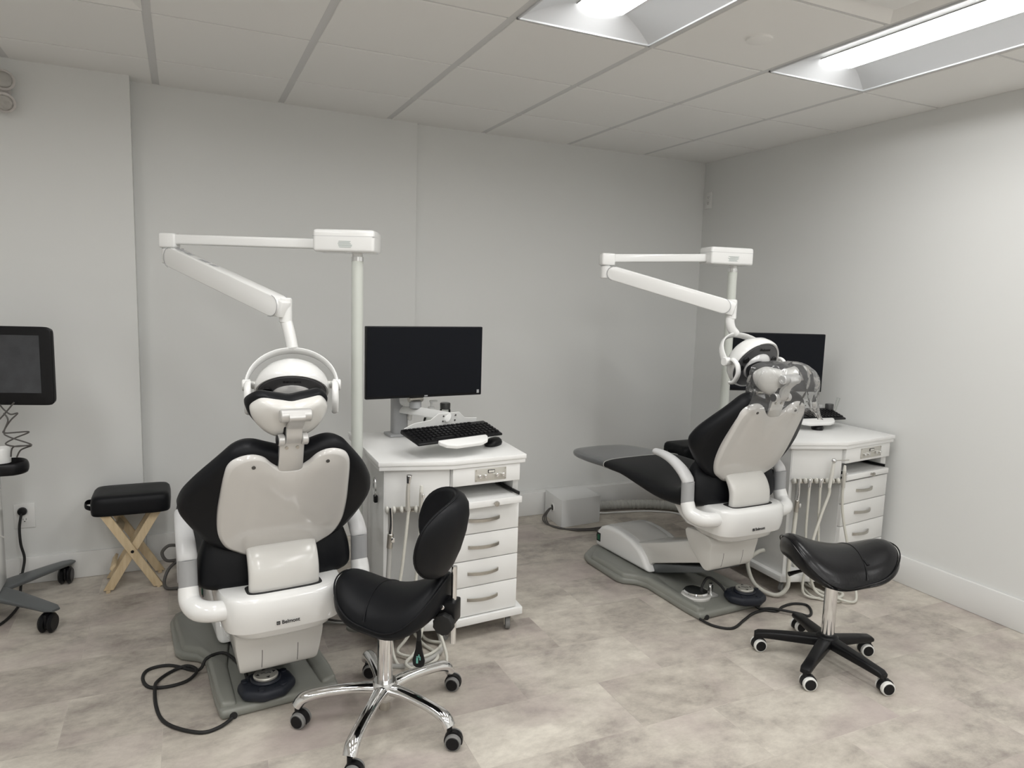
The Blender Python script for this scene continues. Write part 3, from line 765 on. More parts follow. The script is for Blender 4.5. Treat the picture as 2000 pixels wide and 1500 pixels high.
def cabinet(lf, bend, rf, rb, lb, label, tray_out, clips):
    o = V((bend[0], bend[1], 0))
    t = thing('delivery_cabinet', label, 'cabinet', o)
    P = [(p[0] - o.x, p[1] - o.y) for p in (lf, bend, rf, rb, lb)]
    ZT = .800
    wt = MB().prism_z(P, ZT - .019, ZT, bev=.0025).build('worktop', 'lamtop', t, smooth=.5)
    MB().prism_z(inset(P, .004), ZT - .037, ZT - .0195, bev=.0015).build('worktop_underlayer', 'lam', wt, smooth=.5)
    MB().prism_z(inset(P, -.002), .070, .102, bev=.002).build('bottom_board', 'lam', t, smooth=.5)
    Q = [V((*p, 0)) for p in inset(P, .028)]
    LF, BD, RF, RB, LB = Q
    eA, eB = (BD - LF).normalized(), (RF - BD).normalized()
    nA, nB = V((eA.y, -eA.x, 0)), V((eB.y, -eB.x, 0))
    lA, lB = (BD - LF).length, (RF - BD).length
    fr = lA / (lA + lB)
    MM = LB + (RB - LB) * fr
    zt = ZT - .037
    def ob(mb, o_, e_, n_, u0, u1, w0, w1, z0, z1, bev=0):
        q = [o_ + e_ * u0 + n_ * w1, o_ + e_ * u1 + n_ * w1, o_ + e_ * u1 + n_ * w0, o_ + e_ * u0 + n_ * w0]
        return mb.prism_z([(p.x, p.y) for p in q], z0, z1, bev)
    # carcass
    mb = MB()
    poly = [(p.x, p.y) for p in (BD, RF, RB, MM)]
    mb.prism_z(poly, .102, .594); mb.prism_z(poly, .684, zt)
    sL, sR = inset(poly, 0), None
    inn = inset(poly, .018)
    mb.prism_z([poly[0], inn[0], inn[3], poly[3]], .594, .684)
    mb.prism_z([inn[1], poly[1], poly[2], inn[2]], .594, .684)
    mb.prism_z([inn[3], inn[2], poly[2], poly[3]], .594, .684)
    dl = (LB - LF).normalized(); nl = V((dl.y, -dl.x, 0))
    q = [LF, LF + nl * .018, LB + nl * .018, LB]
    mb.prism_z([(p.x, p.y) for p in q], .102, zt)
    a1, a2 = LF + dl * .30, BD + (MM - BD).normalized() * .30
    q = [a1, a2, a2 + dl * .018, a1 + dl * .018]
    mb.prism_z([(p.x, p.y) for p in q], .102, zt)
    mb.build('carcass', 'lam', t, smooth=0)
    # hose panel and rail on the left front
    hpn = MB(); ob(hpn, LF, eA, nA, .004, lA - .003, -.018, .002, .598, zt - .002, .0015)
    hpn = hpn.build('hose_panel', 'lam', t, smooth=.5)
    rl = MB(); ob(rl, LF, eA, nA, .01, lA + .02, .004, .010, .584, .606, .001)
    rl = rl.build('hose_rail', 'steel', t, smooth=.5)
    hang = []
    for k in range(5):
        u = lA * (.10 + .215 * k)
        c_ = LF + eA * u + nA * .022
        mb = MB()
        for s in (-1, 1): mb.sphere(c_ + eA * (s * .014) + V((0, 0, .600)), (.008, .013, .015), 8)
        mb.build('hose_clip', 'ivory', rl)
        hang.append(o + LF + eA * u + nA * .040 + V((0, 0, .6)))
    # control drawer front with gauge panel
    cd = MB(); ob(cd, BD, eB, nB, .003, lB - .002, .0, .018, .686, zt - .002, .0015)
    cd = cd.build('control_drawer', 'lam', t, smooth=.5)
    cp = MB(); ob(cp, BD, eB, nB, lB * .32, lB * .78, .018, .0205, .698, .752, .0008)
    cp = cp.build('control_plate', 'nickel', cd, smooth=.5)
    for f in (.38, .46, .63, .72):
        c_ = BD + eB * (lB * f) + V((0, 0, .722))
        MB().cyl(c_ + nB * .02, c_ + nB * .036, .0072, n=18, bev=.0015).build('valve_knob', 'chrome', cp)
    ga = MB(); ob(ga, BD, eB, nB, lB * .505, lB * .605, .0205, .0235, .732, .746, .001)
    ga = ga.build('gauge', 'blk', cp)
    g2 = MB(); ob(g2, BD, eB, nB, lB * .513, lB * .597, .0235, .0240, .7345, .7435)
    g2.build('gauge_scale', 'ivory', ga, smooth=0)
    mb = MB()
    for f in (.335, .765):
        for z_ in (.703, .747): c_ = BD + eB * (lB * f) + V((0, 0, z_)); mb.cyl(c_ + nB * .02, c_ + nB * .0225, .003, n=10)
    mb.build('plate_screw', 'steel', cp)
    # pull-out tray
    tr = MB(); ob(tr, BD, eB, nB, .022, lB - .022, -.28, tray_out, .610, .622); ob(tr, BD, eB, nB, .012, lB - .012, tray_out - .002, tray_out + .016, .597, .624, .0015)
    tr = tr.build('pull_out_tray', 'lam', t, smooth=.5)
    c_ = BD + eB * (lB * .56) + nB * (tray_out + .016) + V((0, 0, .610))
    MB().lathe([(0, 0), (.006, 0), (.006, .010), (.011, .014), (.011, .019), (0, .021)], c_, nB, 20).build('tray_knob', 'steel', tr)
    rn = MB()
    for u in (.016, lB - .016): ob(rn, BD, eB, nB, u - .003, u + .003, -.25, tray_out - .004, .626, .640)
    rn.build('tray_runner', 'blk', tr, smooth=0)
    # drawers
    zs = [(.472, .588), (.355, .470), (.238, .353), (.106, .236)]
    for z0, z1 in zs:
        dw = MB(); ob(dw, BD, eB, nB, .003, lB - .002, .0, .018, z0 + .001, z1 - .001, .0015)
        dw = dw.build('drawer', 'lam', t, smooth=.5)
        zc = z0 + (z1 - z0) * (.58 if z1 < .3 else .52)
        rings = []
        for k in range(13):
            f = k / 12; u = lB * .47 + (f - .5) * .148; w_ = .019 + .022 * math.sin(PI * f) ** .8
            c_ = BD + eB * u + nB * w_
            rings.append([c_ + V((0, 0, zc - .008)), c_ + V((0, 0, zc + .008)), c_ + nB * .004 + V((0, 0, zc + .0065)), c_ + nB * .004 + V((0, 0, zc - .0065))])
        MB().loft(rings).build('handle', 'steel', dw, smooth=.5)
    # side ring hook
    mid = LF + dl * .10 - nl * .004
    hk = MB().box(mid + V((0, 0, .615)) - nl * .008, (.014, .024, .03), bev=.002).build('ring_holder', 'blk', t)
    pts = [mid - nl * .012 + dl * (.022 * math.cos(a)) + V((0, 0, .665 + .042 * math.sin(a))) for a in [2 * PI * k / 24 for k in range(24)]]
    MB().tube(pts, .0022, 8, closed=True).build('ring', 'chrome', hk)
    for p, rz in ((P[1], .7), (P[2], 1.2), (P[0], .3), (P[3], .4), (P[4], .6)):
        c_ = V((*p, 0)); ctr = sum((V((*q_, 0)) for q_ in P), V()) / 5
        c_ = c_ + (ctr - c_).normalized() * .065
        caster_small(t, c_.x, c_.y, .070, .028, 'castgrey', rz)
    return t, hang, (o + LF, o + BD, eA, nA)
cabL, hangL, FL = cabinet((.797, .255), (1.09, .187), (1.443, .216), (1.47, .625), (.815, .93), 'white delivery cabinet left of centre, behind the stool with the backrest', .045, 5)
cabR, hangR, FR_ = cabinet((2.835, .062), (3.125, -.030), (3.56, .035), (3.575, .52), (2.87, .74), 'white delivery cabinet in the right corner behind the backless stool', .012, 5)

# handpieces and hoses, each hanging from its clip
def handpiece(at, kind, path, hose_m, label, r=.0065, tilt=(0, 0, 0)):
    t = thing('handpiece', label, 'dental handpiece', at)
    a = V((0, 0, 0))
    if kind == 'suction':
        MB().tube([(0, 0, .015), (.004, .0, -.05), (.0, .0, -.10)], [.0068, .0075, .009], 16, sm=4).build('tip', 'chrome', t)
        MB().cyl((0, 0, -.095), (-.004, 0, -.155), .0125, n=20, bev=.002).build('valve_body', 'steel', t)
        MB().box((.006, -.012, -.118), (.014, .010, .022), bev=.003).build('valve_lever', 'chrome', t)
        s0 = V((-.004, 0, -.15))
    elif kind == 'turbine':
        MB().tube([(0, 0, -.03), (0, 0, .05), (.002, 0, .085)], [.0095, .0085, .0075], 16, sm=4).build('handle_body', 'nickel', t)
        MB().cyl((.002, 0, .083), (.004, -.002, .118), .0085, .0125, n=20, bev=.002).build('head', 'chrome', t)
        s0 = V((0, 0, -.028))
    elif kind == 'syringe':
        MB().tube([(0, 0, -.03), (0, 0, .04), (.0, 0, .058)], [.009, .009, .007], 16, sm=4).build('handle_body', 'nickel', t)
        MB().cyl((0, 0, .055), (0, 0, .085), .0085, .006, n=18, bev=.002).build('nozzle', 'ivory', t)
        MB().box((.006, -.009, .042), (.012, .008, .016), bev=.002).build('button', 'chrome', t)
        s0 = V((0, 0, -.028))
    elif kind == 'bur':
        MB().tube([(-.015, 0, -.05), (-.004, 0, .03), (.0, 0, .075)], [.0085, .009, .0075], 16, sm=4).build('handle_body', 'ivory', t)
        MB().sphere((.002, 0, .088), (.015, .013, .012), 10).build('head', 'chrome', t)
        MB().cyl((.01, 0, .088), (.085, -.02, .090), .0022, n=10).build('needle', 'steel', t)
        s0 = V((-.015, 0, -.048))
    else:
        MB().cyl((0, 0, -.03), (0, 0, .012), .0085, n=18, bev=.002).build('connector', 'chrome', t)
        s0 = V((0, 0, -.028))
    pts = [s0, s0 + V((0, 0, -.04))] + [V(p) - V(at) for p in path]
    MB().tube(pts, r, 12, sm=6).build('hose', hose_m, t)
    return t
h = hangL
handpiece(h[0], 'suction', [(h[0].x - .012, h[0].y - .01, .30), (h[0].x - .03, h[0].y - .03, .12), (.80, .12, .012), (.90, .07, .011), (1.02, .12, .011), (1.06, .22, .03), (1.03, .31, .12)], 'hoseg',
          'chrome suction tip with thick grey hose, first from the left on the left cabinet rail', .0105)
handpiece(h[1] + V((.01, 0, .03)), 'turbine', [(h[1].x - .02, h[1].y - .01, .32), (h[1].x - .06, h[1].y - .02, .12), (.84, .10, .010), (.93, .045, .009), (1.01, .10, .012), (.98, .22, .016), (.92, .30, .1)], 'hose',
          'tallest silver handpiece with slim cream hose, second on the left cabinet rail')
handpiece(h[2] + V((.005, 0, .02)), 'syringe', [(h[2].x - .02, h[2].y - .02, .30), (h[2].x - .045, h[2].y - .03, .10), (.86, .17, .022), (.95, .10, .021), (1.05, .17, .022), (1.0, .25, .02), (.95, .31, .12)], 'hose',
          'pale air syringe with cream hose, third on the left cabinet rail')
handpiece(h[3], 'plain', [(h[3].x - .01, h[3].y, .30), (h[3].x + .01, h[3].y - .04, .12), (1.03, .05, .010), (.93, .0, .009), (.86, .05, .030), (.93, .14, .034), (1.0, .24, .12)], 'hose',
          'hose end on the fourth clip of the left cabinet rail, behind the stool backrest')
h = hangR
handpiece(h[0], 'suction', [(h[0].x - .02, h[0].y - .01, .32), (h[0].x - .035, h[0].y - .01, .16), (2.84, .02, .06), (2.79, .05, .014), (2.73, .13, .05), (2.74, .20, .14), (2.80, .20, .185), (2.85, .205, .19)], 'hose',
          'suction tip with thick hose, first from the left on the right cabinet rail', .0105)
handpiece(h[1], 'plain', [(h[1].x, h[1].y, .35), (h[1].x + .005, h[1].y - .01, .18), (2.93, .0, .03), (2.98, -.055, .011), (3.06, .0, .012), (3.03, .09, .03), (3.0, .14, .12)], 'hose',
          'cream hose with chrome end, second on the right cabinet rail')
handpiece(h[2], 'plain', [(h[2].x + .01, h[2].y, .35), (h[2].x + .035, h[2].y - .01, .18), (3.09, -.06, .03), (3.05, -.12, .010), (2.97, -.04, .011), (2.99, .06, .03), (3.02, .15, .12)], 'hose',
          'cream hose with chrome end, third on the right cabinet rail')
handpiece(h[3] + V((0, 0, .02)), 'bur', [(h[3].x - .06, h[3].y, .42), (h[3].x - .12, h[3].y - .01, .25), (2.98, -.02, .05), (3.02, -.10, .022), (3.12, -.08, .022), (3.10, .02, .03), (3.05, .12, .12)], 'hose',
          'handpiece with long thin needle pointing right, fourth on the right cabinet rail', .0075)
handpiece(h[4] + V((0, -.004, .0)), 'syringe', [(h[4].x + .01, h[4].y - .01, .42), (h[4].x + .045, h[4].y - .03, .25), (3.185, -.075, .10), (3.165, -.125, .025), (3.10, -.155, .012), (3.02, -.10, .034), (3.0, .02, .05), (3.04, .13, .14)], 'hose',
          'air syringe beside the drawers, fifth and last on the right cabinet rail')

# ------------------------------------------------------------------ monitors, keyboards, mice
def monitor_set(ctr, yaw, zc, colpos, kb_c, kb_yaw, kb_z, where, tray_tilt=-.05):
    W_, H_ = .572, .325
    t = thing('monitor', 'black flat monitor with dark screen above the ' + where, 'monitor', (ctr[0], ctr[1], zc), yaw)
    fr = MB().box((0, .012, 0), (W_, .022, H_), bev=.004).build('casing', 'blk', t)
    MB().box((0, .0005, .004), (W_ - .010, .003, H_ - .016)).build('screen', 'screen', t, smooth=0)
    MB().box((0, .03, -.02), (.30, .03, .20), bev=.010).build('rear_housing', 'blk', t)
    MB().box((.266, .0, -H_ / 2 + .018), (.012, .003, .016)).build('corner_sticker', 'armgrey', t, smooth=0)
    MB().box((0, .0, -H_ / 2 + .007), (.016, .003, .005)).build('badge', 'armgrey', t, smooth=0)
    # stand
    s = thing('monitor_stand', 'white and grey monitor arm with keyboard tray, standing on the ' + where, 'monitor stand', (colpos[0], colpos[1], .8005), 0)
    L_ = lambda p: V(p) - V((colpos[0], colpos[1], .8005))
    q = Matrix.Rotation(yaw, 3, 'Z')
    MB().box((0, 0, .16), (.075, .06, .32), rot=q, bev=.015, seg=3).build('column', 'armgrey', s)
    MB().box((0, 0, .006), (.12, .10, .012), rot=q, bev=.003).build('foot', 'armgrey', s)
    back = V((ctr[0], ctr[1], zc)) + q @ V((0, .047, 0))
    jt = V((ctr[0], ctr[1], zc - .175)) + q @ V((-.03, .055, 0))
    c0 = V((colpos[0], colpos[1], .98))
    MB().tube([L_(c0), L_((c0 + jt) / 2 + V((0, 0, -.01))), L_(jt)], .022, 16, sm=5, flat=((0, 0, 1), 1.4, .8)).build('link_arm', 'metalw', s)
    MB().cyl(L_(jt) + q @ V((-.035, 0, 0)), L_(jt) + q @ V((.035, 0, 0)), .016, n=20, bev=.002).build('tilt_joint', 'steel', s)
    MB().cyl(L_(jt) + V((0, 0, -.045)), L_(jt) + V((0, 0, -.012)), .028, n=24, bev=.003).build('swivel_joint', 'armgrey', s)
    mb = MB()
    for dx in (-.018, .018): mb.cyl(L_(jt) + q @ V((dx, 0, 0)), L_(back) + q @ V((dx, 0, -.02)), .006, n=12)
    mb.box(L_(back) + V((0, 0, -.02)), (.11, .008, .11), rot=q, bev=.002)
    mb.build('screen_bracket', 'steel', s)
    MB().tube([L_(c0) + q @ V((.05, 0, .05)), L_(c0) + q @ V((.06, -.03, .02)), L_(c0) + q @ V((.09, -.03, -.02)), L_(c0) + q @ V((.088, -.02, -.06))], .003, 8, sm=5).build('cable', 'cable', s)
    # tray
    k = Matrix.Rotation(kb_yaw, 3, 'Z'); kc = V((kb_c[0], kb_c[1], kb_z))
    k = k @ Matrix.Rotation(.21, 3, 'X')
    def kt(x, y, z_): return L_(kc + k @ V((x, y, z_)))
    tr = MB().prism([(-.10, .11), (-.10, -.085), (.10, -.085), (.10, .11)], lambda p: kt(p[0], p[1], -.0145), lambda p: kt(p[0], p[1], -.0125)).build('keyboard_tray', 'metalw', s)
    lip = [(-.115, -.070), (-.115, -.085), (-.098, -.112), (-.06, -.128), (.06, -.128), (.098, -.112), (.115, -.085), (.115, -.070)]
    MB().prism(lip, lambda p: kt(p[0] * 1.1, p[1], -.0125 + (p[1] + .07) * .12), lambda p: kt(p[0] * 1.1, p[1], .004 + (p[1] + .07) * .12), bev=.004, seg=3).build('palm_lip', 'lamtop', tr)
    bp = [(-.20, -.012), (.19, -.012), (.19, .018), (.12, .024), (.085, .055), (-.03, .055), (-.065, .03), (-.15, .022), (-.195, .004)]
    pb = MB().prism(bp, lambda p: kt(p[0], .085, p[1]), lambda p: kt(p[0], .088, p[1]), bev=.001, seg=1).build('back_plate', 'metalw', tr, smooth=.4)
    mb = MB()
    for x in (0, .065):
        for z_ in (.018, .042): mb.cyl(kt(x, .0845, z_), kt(x, .083, z_), .0042, n=12)
    mb.build('plate_screw', 'cable', pb)
    MB().tube([kt(.03, .088, .03), kt(.02, .12, .03), L_(c0 + V((0, 0, -.05)))], .016, 12, sm=5, flat=((0, 0, 1), 1.5, .7)).build('tray_arm', 'metalw', s)
    MB().box(L_(c0) + q @ V((.048, -.03, -.03)), (.02, .035, .15), rot=q @ Matrix.Rotation(.12, 3, 'Y'), bev=.006).build('side_cover', 'shell', s)
    # keyboard
    kb = thing('keyboard', 'black keyboard on the white tray above the ' + where, 'keyboard', kc, kb_yaw)
    kb.rotation_euler = (.21, 0, kb_yaw)
    MB().prism_x([(-.072, -.012), (.072, -.012), (.074, -.006), (.072, .006), (-.070, -.001), (-.074, -.006)], -.222, .222, bev=.003).build('case', 'blk', kb)
    return t, s, kb
def key_mesh(w, d):
    bm = bmesh.new(); r = bmesh.ops.create_cube(bm, size=1)['verts']
    for v in r:
        f = .80 if v.co.z > 0 else 1.0
        v.co = V((v.co.x * w * f, v.co.y * d * f, v.co.z * .007))
    me = bpy.data.meshes.new('key'); bm.to_mesh(me); bm.free(); me.materials.append(M['blk']); return me
def add_keys(kb):
    std, space = key_mesh(.0165, .0165), key_mesh(.105, .0165)
    n = 0
    for r_ in range(5):
        y = .034 - r_ * .0205
        for c in range(20):
            if n >= 100: break
            x = -.2065 + c * .0217
            z_ = .0065 + (y) * .049 - .001
            if r_ == 4 and 4 <= c <= 8:
                if c == 6:
                    o = bpy.data.objects.new('key', space); COL.objects.link(o); o.parent = kb; o.location = (x, y, z_); n += 1
                continue
            o = bpy.data.objects.new('key', std); COL.objects.link(o); o.parent = kb; o.location = (x, y, z_); n += 1
    mb = MB()
    for c in range(16): mb.box((-.2065 + c * .0215 + (c // 4) * .004, .0575, .0085), (.0155, .012, .005), bev=.001)
    mb.build('function_key_row', 'blk', kb)
mL, sL_, kL = monitor_set((1.105, .60), .080, 1.170, (1.030, .78), (1.150, .352), .275, .888, 'left white cabinet')
add_keys(kL)
mR, sR_, kR = monitor_set((3.085, .462), -.36, 1.158, (3.10, .62), (3.26, .375), -.10, .872, 'right white cabinet')
add_keys(kR)
def mouse(x, y, z_, rz, label):
    t = thing('computer_mouse', label, 'mouse', (x, y, z_), rz)
    rings = [superring(0, 0, 0.0005, .030, .054, 2.4, 32), superring(0, 0, .010, .0325, .057, 2.4, 32), superring(0, .004, .022, .029, .050, 2.3, 32), superring(0, .008, .032, .019, .034, 2.2, 32), superring(0, .010, .036, .007, .014, 2, 32)]
    MB().loft(rings).build('shell', 'blk', t, smooth=1.2)
    MB().cyl((-.003, -.030, .025), (.003, -.030, .025), .008, n=16).build('scroll_wheel', 'blkrub', t)
mouse(1.376, .432, .80, -.9, 'black mouse on the left white cabinet, half under the keyboard')
mouse(3.275, .30, .80, -.75, 'black mouse on the right white cabinet')

def jar(x, y, z_, r, hgt, label, stick=False):
    t = thing('jar', label, 'jar', (x, y, z_))
    MB().lathe([(0, .0005), (r, .0005), (r, hgt), (r * .9, hgt + .004), (r * .88, hgt), (r * .92, .004), (0, .004)], n=24).build('glass_body', 'clear', t)
    MB().lathe([(0, hgt + .004), (r * .95, hgt + .004), (r * .98, hgt + .030), (r * .9, hgt + .034), (0, hgt + .034)], n=24).build('lid', 'jarlid', t)
    if stick: MB().cyl((r * 1.15, 0, .02), (r * 1.9, -.02, hgt + .07), .004, .010, n=10).build('clear_stick', 'clear', t)
jar(1.235, .70, .80, .026, .128, 'clear jar with dark lid on the left cabinet, behind the keyboard')
jar(3.47, .40, .80, .024, .085, 'clear jar with dark lid on the right cabinet, below the monitor', True)
t = thing('pump_bottle', 'clear pump bottle on the left cabinet behind the keyboard tray', 'bottle', (1.165, .70, .80))
MB().lathe([(0, .0005), (.036, .0005), (.038, .08), (.030, .105), (.014, .118), (.014, .128), (.012, .128), (.012, .116), (.028, .10), (.035, .078), (.034, .003), (0, .003)], n=28).build('bottle_body', 'clear', t)
MB().lathe([(0, .125), (.016, .125), (.016, .145), (.006, .148), (.005, .170), (0, .170)], n=20).build('pump_collar', 'metalw', t)
MB().box((.01, 0, .172), (.038, .014, .009), bev=.003).build('pump_head', 'metalw', t)

# ------------------------------------------------------------------ saddle stools
def saddle(mx, L_, Wd, thick, name, m, parent, kx=1.15, ky=2.6, rear_w=1.08, front_w=.82):
    N = 64; rings = []
    def outline(a):
        c, q = math.cos(a), math.sin(a); e = 2.5
        r = (abs(c / L_) ** e + abs(q / Wd) ** e) ** (-1 / e)
        x, y = r * c, r * q
        w = rear_w + (front_w - rear_w) * (x / L_ + 1) / 2
        waist = 1 - .06 * math.exp(-((x - L_ * .15) / (.35 * L_)) ** 2)
        return x, y * w * waist
    def zt(x, y): return kx * (x - L_ * .18) ** 2 - ky * y * y * (1 - .25 * (x / L_ + 1) / 2) + .10 * max(0, -x / L_) ** 3 * 0
    ang = [2 * PI * k / N for k in range(N)]
    for f, dzz in ((.06, 0), (.12, 0), (.2, 0), (.3, 0), (.4, 0), (.5, 0), (.6, 0), (.7, -.0005), (.78, -.002), (.85, -.006), (.905, -.013), (.945, -.022), (.975, -.033), (.992, -.045), (.998, -.057), (.985, -thick * .86), (.95, -thick), (.88, -thick - .010)):
        rg = []
        for a in ang:
            x, y = outline(a); z_ = zt(x * min(f, .97), y * min(f, .97)); z_ = z_ if dzz > -.04 else z_ * (1 - .5 * min(1, (-.04 - dzz) / .03)); rg.append(V((x * f, y * f, z_ + dzz)))
        rings.append(rg)
    rings.append([V((x * .5, y * .5, zt(0, 0) - thick - .02)) for x, y in map(outline, ang)])
    seat = MB().fan(rings, V((0, 0, zt(0, 0))), V((0, 0, -thick - .03))).build(name, m, parent, smooth=1.3, mx=mx)
    # cross seam
    pts = []
    for k in range(25):
        f = -0.97 + 1.94 * k / 24
        xx = L_ * .15 + .02 * (1 - f * f); x0, y0 = outline(PI / 2 - .14)
        yy = y0 * f
        drop = -.003 if abs(f) > .82 else 0
        drop = -.012 if abs(f) > .93 else drop
        pts.append(mx @ V((xx, yy, zt(xx, yy) + drop + .0003)))
    MB().tube(pts, .0022, 8).build('seam', m, seat)
    rim = []
    for a in ang:
        x, y = outline(a); rim.append(mx @ V((x * .995, y * .995, zt(x * .97, y * .97) - .030)))
    MB().tube(rim, .0028, 8, closed=True).build('piping', m, seat)
    return seat, zt
def twin_caster(parent, pos, rz, rad, m_tread, top):
    f = V((math.cos(rz), math.sin(rz), 0)); sd = V((-f.y, f.x, 0)); p = V(pos); c_ = V((p.x, p.y, rad)) + f * .014
    q = Matrix.Rotation(rz, 3, 'Z')
    hd = MB()
    rings = []
    for w_, sc in ((-.010, .9), (-.009, 1.0), (.009, 1.0), (.010, .9)):
        rings.append([c_ + sd * w_ + f * (math.cos(a) * (rad + .004) * sc) + V((0, 0, max(math.sin(a), -.35) * (rad + .005) * sc)) for a in [2 * PI * k / 28 for k in range(28)]])
    hd.loft(rings)
    hd.cyl((p.x, p.y, rad), (p.x, p.y, top), .009, n=14)
    cs = hd.build('caster', 'blk', parent, smooth=.6)
    for s in (-1, 1):
        MB().lathe([(0, 0), (rad, 0), (rad, .012), (rad - .003, .015), (rad * .80, .015), (rad * .80, 0)], c_ + sd * (s * .011), sd * s, 28).build('wheel_tread', m_tread, cs)
        MB().lathe([(0, 0), (rad * .80, 0), (rad * .80, .0155), (rad * .76, .0175), (0, .0175)], c_ + sd * (s * .011), sd * s, 24).build('wheel_hub', 'blk', cs)
    return cs

# left stool: chrome star base, back rest on a rod
SX, SY = .705, -.215
t = thing('saddle_stool', 'black saddle stool with backrest and chrome five-leg base, in front centre', 'stool', (SX, SY, 0))
tipsL = [(.418, -.150), (.525, -.490), (.858, -.460), (.978, -.128), (.712, .072)]
mb = MB()
mb.lathe([(0, .075), (.040, .075), (.046, .085), (.046, .125), (.038, .140), (0, .140)], n=36)
for x, y in tipsL:
    d_ = V((x - SX, y - SY, 0)); Ld = d_.length; d_.normalize()
    pts = [d_ * .02 + V((0, 0, .112)), d_ * (Ld * .35) + V((0, 0, .118)), d_ * (Ld * .7) + V((0, 0, .112)), d_ * (Ld * .92) + V((0, 0, .098)), d_ * (Ld * 1.0) + V((0, 0, .072))]
    sd = V((-d_.y, d_.x, 0))
    mb.tube(pts, [.028, .022, .021, .024, .024], 18, sm=6, flat=(sd, 1.0, .78))
mb.build('star_base', 'chrome', t, smooth=1.0)
for i, (x, y) in enumerate(tipsL):
    twin_caster(t, (x - SX, y - SY, 0), (-.75, -.55, -.5, -.6, -.5)[i], .027, 'castgrey', .075)
MB().cyl((0, 0, .135), (0, 0, .345), .0265, n=36).build('gas_column', 'chrome', t)
MB().cyl((0, 0, .03), (0, 0, .08), .02, n=20, bev=.004).build('column_end', 'steel', t)
fwd = math.atan2(.65, -.76)
Rst = Matrix.Rotation(fwd, 4, 'Z')
smx = Matrix.Translation((.022, -.020, .482)) @ Rst @ Matrix.Rotation(-.03, 4, 'Y')
seat_, _zt = saddle(smx, .200, .180, .082, 'seat', 'vinyl', t, kx=1.9)
MB().box((0, 0, .352), (.16, .13, .018), rot=Rst.to_3x3(), bev=.004).build('seat_plate', 'blk', t)
bkd = V((math.cos(fwd + PI), math.sin(fwd + PI), 0))
MB().box(bkd * .16 + V((0, 0, .405)), (.20, .04, .014), rot=Rst.to_3x3(), bev=.003).build('backrest_arm', 'blk', t)
rod = bkd * .238
cl = MB().box(rod + V((0, 0, .432)), (.055, .062, .075), rot=Rst.to_3x3(), bev=.006).build('clamp', 'blk', t)
sdv = V((-bkd.y, bkd.x, 0)); sdv = sdv if sdv.y < 0 else -sdv
mb = MB(); c_ = rod + sdv * .032 + V((0, 0, .402)) - bkd * .004
poly = [(math.cos(2 * PI * k / 20) * (.036 if k % 2 else .033), math.sin(2 * PI * k / 20) * (.036 if k % 2 else .033)) for k in range(20)]
mb.prism(poly, lambda p: c_ + bkd * p[0] + V((0, 0, p[1])), lambda p: c_ + sdv * .03 + bkd * p[0] + V((0, 0, p[1])), bev=.003)
mb.build('clamp_knob', 'blkrub', cl)
b_ = rod + sdv * .031 - bkd * .016 + V((0, 0, .452))
MB().cyl(b_, b_ + sdv * .006, .0085, n=16, bev=.001).build('clamp_bolt', 'chrome', cl)
MB().cyl(rod + bkd * .012 + V((0, 0, .315)), rod + bkd * .012 + V((0, 0, .585)), .0095, n=18).build('backrest_rod', 'chrome', t)
# back pad
def backpad(center, yaw, roll):
    N = 56
    def ol(a):
        c, q = math.cos(a), math.sin(a); e = 2.3
        r = (abs(c / .185) ** e + abs(q / .142) ** e) ** (-1 / e)
        return r * c, r * q * (1 + .10 * math.sin(a) * 0)
    mx = Matrix.Translation(center) @ Matrix.Rotation(yaw, 4, 'Z') @ Matrix.Rotation(roll, 4, 'X')
    ang = [2 * PI * k / N for k in range(N)]
    def pt(x, y, off):                       # local x across, y up, off toward the sitter (-Y local)
        cv = 2.9 * x * x + .4 * y * y
        return mx @ V((x, -(cv + off), y))
    rings = [[pt(x * s, y * s, o) for x, y in map(ol, ang)] for s, o in ((.25, -.034), (.6, -.030), (.85, -.020), (.96, -.006), (1.0, .008), (1.0, .020), (.965, .030), (.90, .030), (.6, .026), (.25, .024))]
    p = MB().fan(rings, pt(0, 0, -.035), pt(0, 0, .024)).build('backrest', 'vinyl', t, smooth=1.3)
    MB().tube([pt(x, y, .020) for x, y in map(ol, ang)], .003, 8, closed=True).build('piping', 'vinyl', p)
    c0, c1 = pt(-.02, -.04, -.030), pt(-.02, -.04, -.0355)
    MB().cyl(c0, c1, .010, n=16).build('bolt_recess', 'dark', p)
    return p
backpad(rod + V((.006, -.006, .690)), -1.92, -.28)
# height lever with printed paddle
lv = MB().tube([(.05, -.02, .352), (.10, -.05, .335), (.105, -.055, .29)], .008, 12, sm=5).build('lever_stem', 'blkrub', t)
pd = [(-.007, .03), (.007, .03), (.012, -.01), (.022, -.05), (.020, -.068), (.010, -.076), (-.010, -.076), (-.020, -.068), (-.022, -.05), (-.012, -.01)]
lvx, lvz = V((.84, -.55, 0)).normalized(), V((0, 0, 1)); lvn = V((-.55, -.84, 0)).normalized(); lo = V((.105, -.055, .268))
pdl = MB().prism(pd, lambda p: lo + lvx * p[0] + lvz * p[1] - lvn * .005, lambda p: lo + lvx * p[0] + lvz * p[1] + lvn * .005, bev=.003).build('lever_paddle', 'blk', lv)
mb = MB(); fr = frame(lo + lvn * .0056, lvx, lvz)
for a, b, w_, h_ in ((-.004, -.05, .007, .020), (.0, -.036, .014, .004), (.006, -.042, .004, .012), (.002, -.030, .004, .006)):
    c_ = fr @ V((a, b, 0)); mb.box(c_, (w_, .0008, h_), rot=Matrix.Rotation(math.atan2(lvx.y, lvx.x), 3, 'Z'))
mb.build('lever_print', 'teal', pdl, smooth=0)

